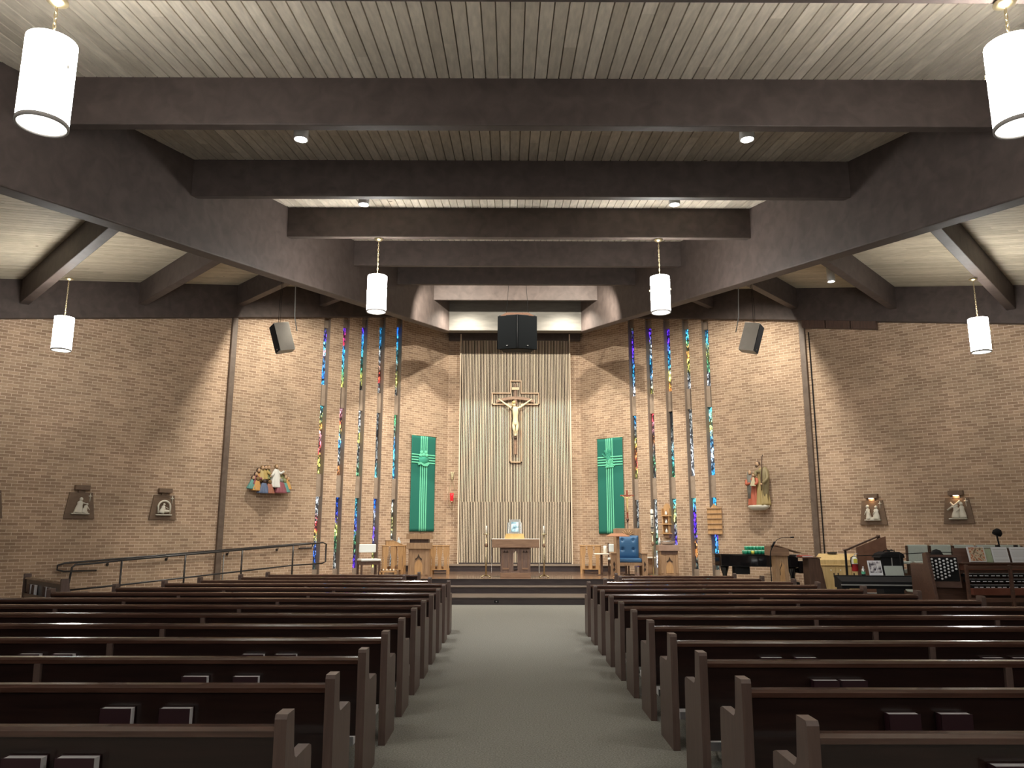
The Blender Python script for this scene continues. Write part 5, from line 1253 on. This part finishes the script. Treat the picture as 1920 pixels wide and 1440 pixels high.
b = MB(); b.tube([(0, 0, .02), (-.02, 0, 1.27)], .008, 6); b.build('pole', 'black', t); b = MB(); b.tube([(-.80, 0, 1.235), (-.02, 0, 1.265), (.60, 0, 1.30), (1.25, 0, 1.30)], .008, 6); b.build('boom', 'black', t)
b = MB(); b.lathe([(.001, 0), (.13, 0), (.13, .02), (.001, .03)], 16); b.build('base', 'black', t); b = MB(); b.tube([(1.25, 0, 1.30), (1.30, 0, 1.30)], .014, 8); b.build('capsule', 'black', t)
# organ
t = thing('organ_console', 'large dark wooden organ console with white stop knobs at the right edge', 'organ', (7.75, 12.75, 0))
ob = wood('organ_mahogany', (.075, .036, .024), (.12, .06, .04), .4, (.7, 6, 6), 5)
b = MB(); b.box(-.98, 1.15, .10, .55, 0, 1.15); b.build('case', ob, t, bevel=.01)
b = MB(); b.prism([(-.32, 0), (.12, 0), (.12, 1.32), (.0, 1.34)], -.99, -.94, 'x'); b.build('side_panel', ob, t, bevel=.005)
# angled stop jamb facing the bench
A2 = math.radians(28); J = Matrix.Translation((-.68, .02, .80)) @ Matrix.Rotation(-A2*.35, 4, 'Z') @ Matrix.Rotation(math.radians(-8), 4, 'X')
b = MB(); b.box(-.28, .22, 0, .03, -.02, .50, M=J); b.build('stop_jamb_frame', ob, t)
b = MB(); b.box(-.22, .20, -.012, 0, .08, .46, M=J); b.build('stop_jamb', 'black', t)
for c in range(7):
    for r in range(7 if c < 3 else (6 if c < 5 else 5)):
        if c >= 5 and r >= 4: continue
        b = MB(); x = -.19+c*.058; z = .425-r*.052-(.026 if c % 2 else 0)
        if z < .10: continue
        b.lathe([(.008, 0), (.008, .02), (.017, .024), (.017, .034), (.001, .036)], 12, M=J @ Matrix.Translation((x, -.012, z)) @ Matrix.Rotation(PI/2, 4, 'X')); b.build('stop_knob', 'paper', t)
for k in range(3):
    z = .82+.085*k; y = -.16+.07*k
    b = MB(); b.box(-.40, 1.1, y, y+.14, z-.035, z); b.build('manual_frame', 'black', t)
    b = MB(); n = 61
    for i in range(n): b.box(-.37+i*.0205, -.37+i*.0205+.0185, y+.005, y+.12, z, z+.008)
    b.build('manual_keys', mat('organ_key_black', (.02, .02, .02), .3), t)
    b = MB()
    for i in range(n):
        if i % 9 in (1, 2, 3, 5, 6, 7): b.box(-.37+i*.0205, -.37+i*.0205+.012, y-.012, y, z-.028, z-.016)
    b.build('piston_row', 'paper', t)
    b = MB()
    for i in range(n):
        if i % 7 not in (2, 6): b.box(-.362+i*.0205, -.362+i*.0205+.009, y+.04, y+.12, z+.008, z+.018)
    b.build('sharp_keys', 'greyplastic', t)
b = MB(); b.box(-.42, 1.12, -.24, -.15, .68, .785); b.build('key_slip', wood('red_key_slip', (.16, .05, .03), (.22, .08, .05), .4), t, bevel=.005)
b = MB(); b.box(-.42, 1.12, .06, .12, 1.05, 1.15); b.build('name_board', wood('red_name_board', (.14, .05, .03), (.20, .075, .045), .4), t)
b = MB(); b.box(-.44, 1.14, -.02, .30, 1.15, 1.175); b.build('music_ledge', ob, t, bevel=.004)
b = MB(); b.prism([(.10, 1.175), (.12, 1.175), (.22, 1.40), (.20, 1.40)], -.44, 1.1, 'x'); b.build('music_rack', ob, t)
t = thing('organ_bench', 'dark wooden organ bench with a framed back, in front of the console', 'bench', (7.6, 12.25, 0))
for x in (-.50, .18, .80): b = MB(); b.box(x-.02, x+.02, -.03, .02, 0, 1.16 if x < .5 else 1.12); b.build('back_post', ob, t, bevel=.004)
b = MB(); b.box(-.50, .80, -.025, .015, .60, .66); b.build('back_rail', ob, t); b = MB(); b.box(-.50, .80, -.025, .015, 1.10, 1.14); b.build('top_rail', ob, t)
b = MB(); b.box(-.98, .9, .02, .26, .46, .52); b.build('seat', ob, t, bevel=.006)
for x in (-.9, .8): b = MB(); b.box(x-.03, x+.03, .04, .24, 0, .46); b.build('leg', ob, t)
# music on the organ
def icon_cover(t, w, h):
    m = mat('printed_cover', (.4, .4, .4), .5); v = nn(m, 'ShaderNodeTexVoronoi'); v.inputs['Scale'].default_value = 22; lk(m, mapping(m), v.inputs[0])
    lk(m, ramp(m, v.outputs[0], [(.0, (.55, .40, .22)), (.3, (.45, .12, .06)), (.5, (.70, .58, .40)), (.8, (.20, .12, .07))]), m.node_tree.nodes['Principled BSDF'].inputs['Base Color'])
    b = MB(); b.box(-w*.44, w*.44, -.003, 0, h*.06, h*.94); b.build('cover_print', m, t)
paper_block('music_book', 'tan music book with an ornate cover at the left of the organ rack', (7.60, 12.735, 1.186), .27, .25, .03, extra=icon_cover, m='pages')
paper_block('music_book', 'thin green-striped booklet tucked behind the ornate music book', (7.80, 12.80, 1.178), .16, .22, .01, m=mat('green_booklet', (.42, .50, .34), .7))
def spiral(t, w, h):
    staves(t, w, h); b = MB()
    for k in range(10): b.tube([(w/2+.012+.008*math.cos(a*PI/3), .005+.008*math.sin(a*PI/3), h*.06+k*h*.095) for a in range(6)], .002, 4, closed=True)
    b.build('spiral_binding', 'ink', t)
paper_block('sheet_music', 'open spiral-bound music on the organ rack, its left page', (8.0, 12.765, 1.178), .26, .25, .008, extra=spiral)
paper_block('sheet_music', 'open spiral-bound music on the organ rack, its right page at the frame edge', (8.31, 12.765, 1.178), .28, .25, .008, extra=staves)
for k, (x, l) in enumerate(((8.02, 'left'), (8.32, 'right'))):
    t = thing('rack_clip', 'small black clip holding the %s page on the organ rack' % l, 'clip', (x+.0, 12.88, 1.44)); b = MB(); b.box(-.025, .025, -.02, .02, -.04, .012); b.build('clip', 'black', t)
t = thing('organ_lamp', 'black gooseneck lamp rising behind the organ music', 'lamp', (8.25, 13.2, 1.152))
b = MB(); b.tube([(0, 0, 0), (0, 0, .3), (-.02, 0, .46)], .013, 8); b.build('stem', 'black', t); b = MB(); b.lathe([(.001, -.03), (.07, -.03), (.075, .02), (.04, .07), (.001, .08)], 16, M=Matrix.Translation((-.01, 0, .49)) @ Matrix.Rotation(.5, 4, 'Y')); b.build('head', 'black', t)
b = MB(); b.cyl(0, 0, 0, .02, .06, 16); b.build('base', 'black', t)
t = thing('organ_camera', 'black dome fitting on top of the organ stop jamb', 'dome', (7.10, 13.05, 1.152)); b = MB(); b.lathe([(.10, 0), (.11, .08), (.10, .14), (.06, .21), (.001, .23)], 18); b.build('dome', 'black', t); b = MB(); b.cyl(0, 0, -.0, .03, .13, 18); b.build('base', 'black', t)
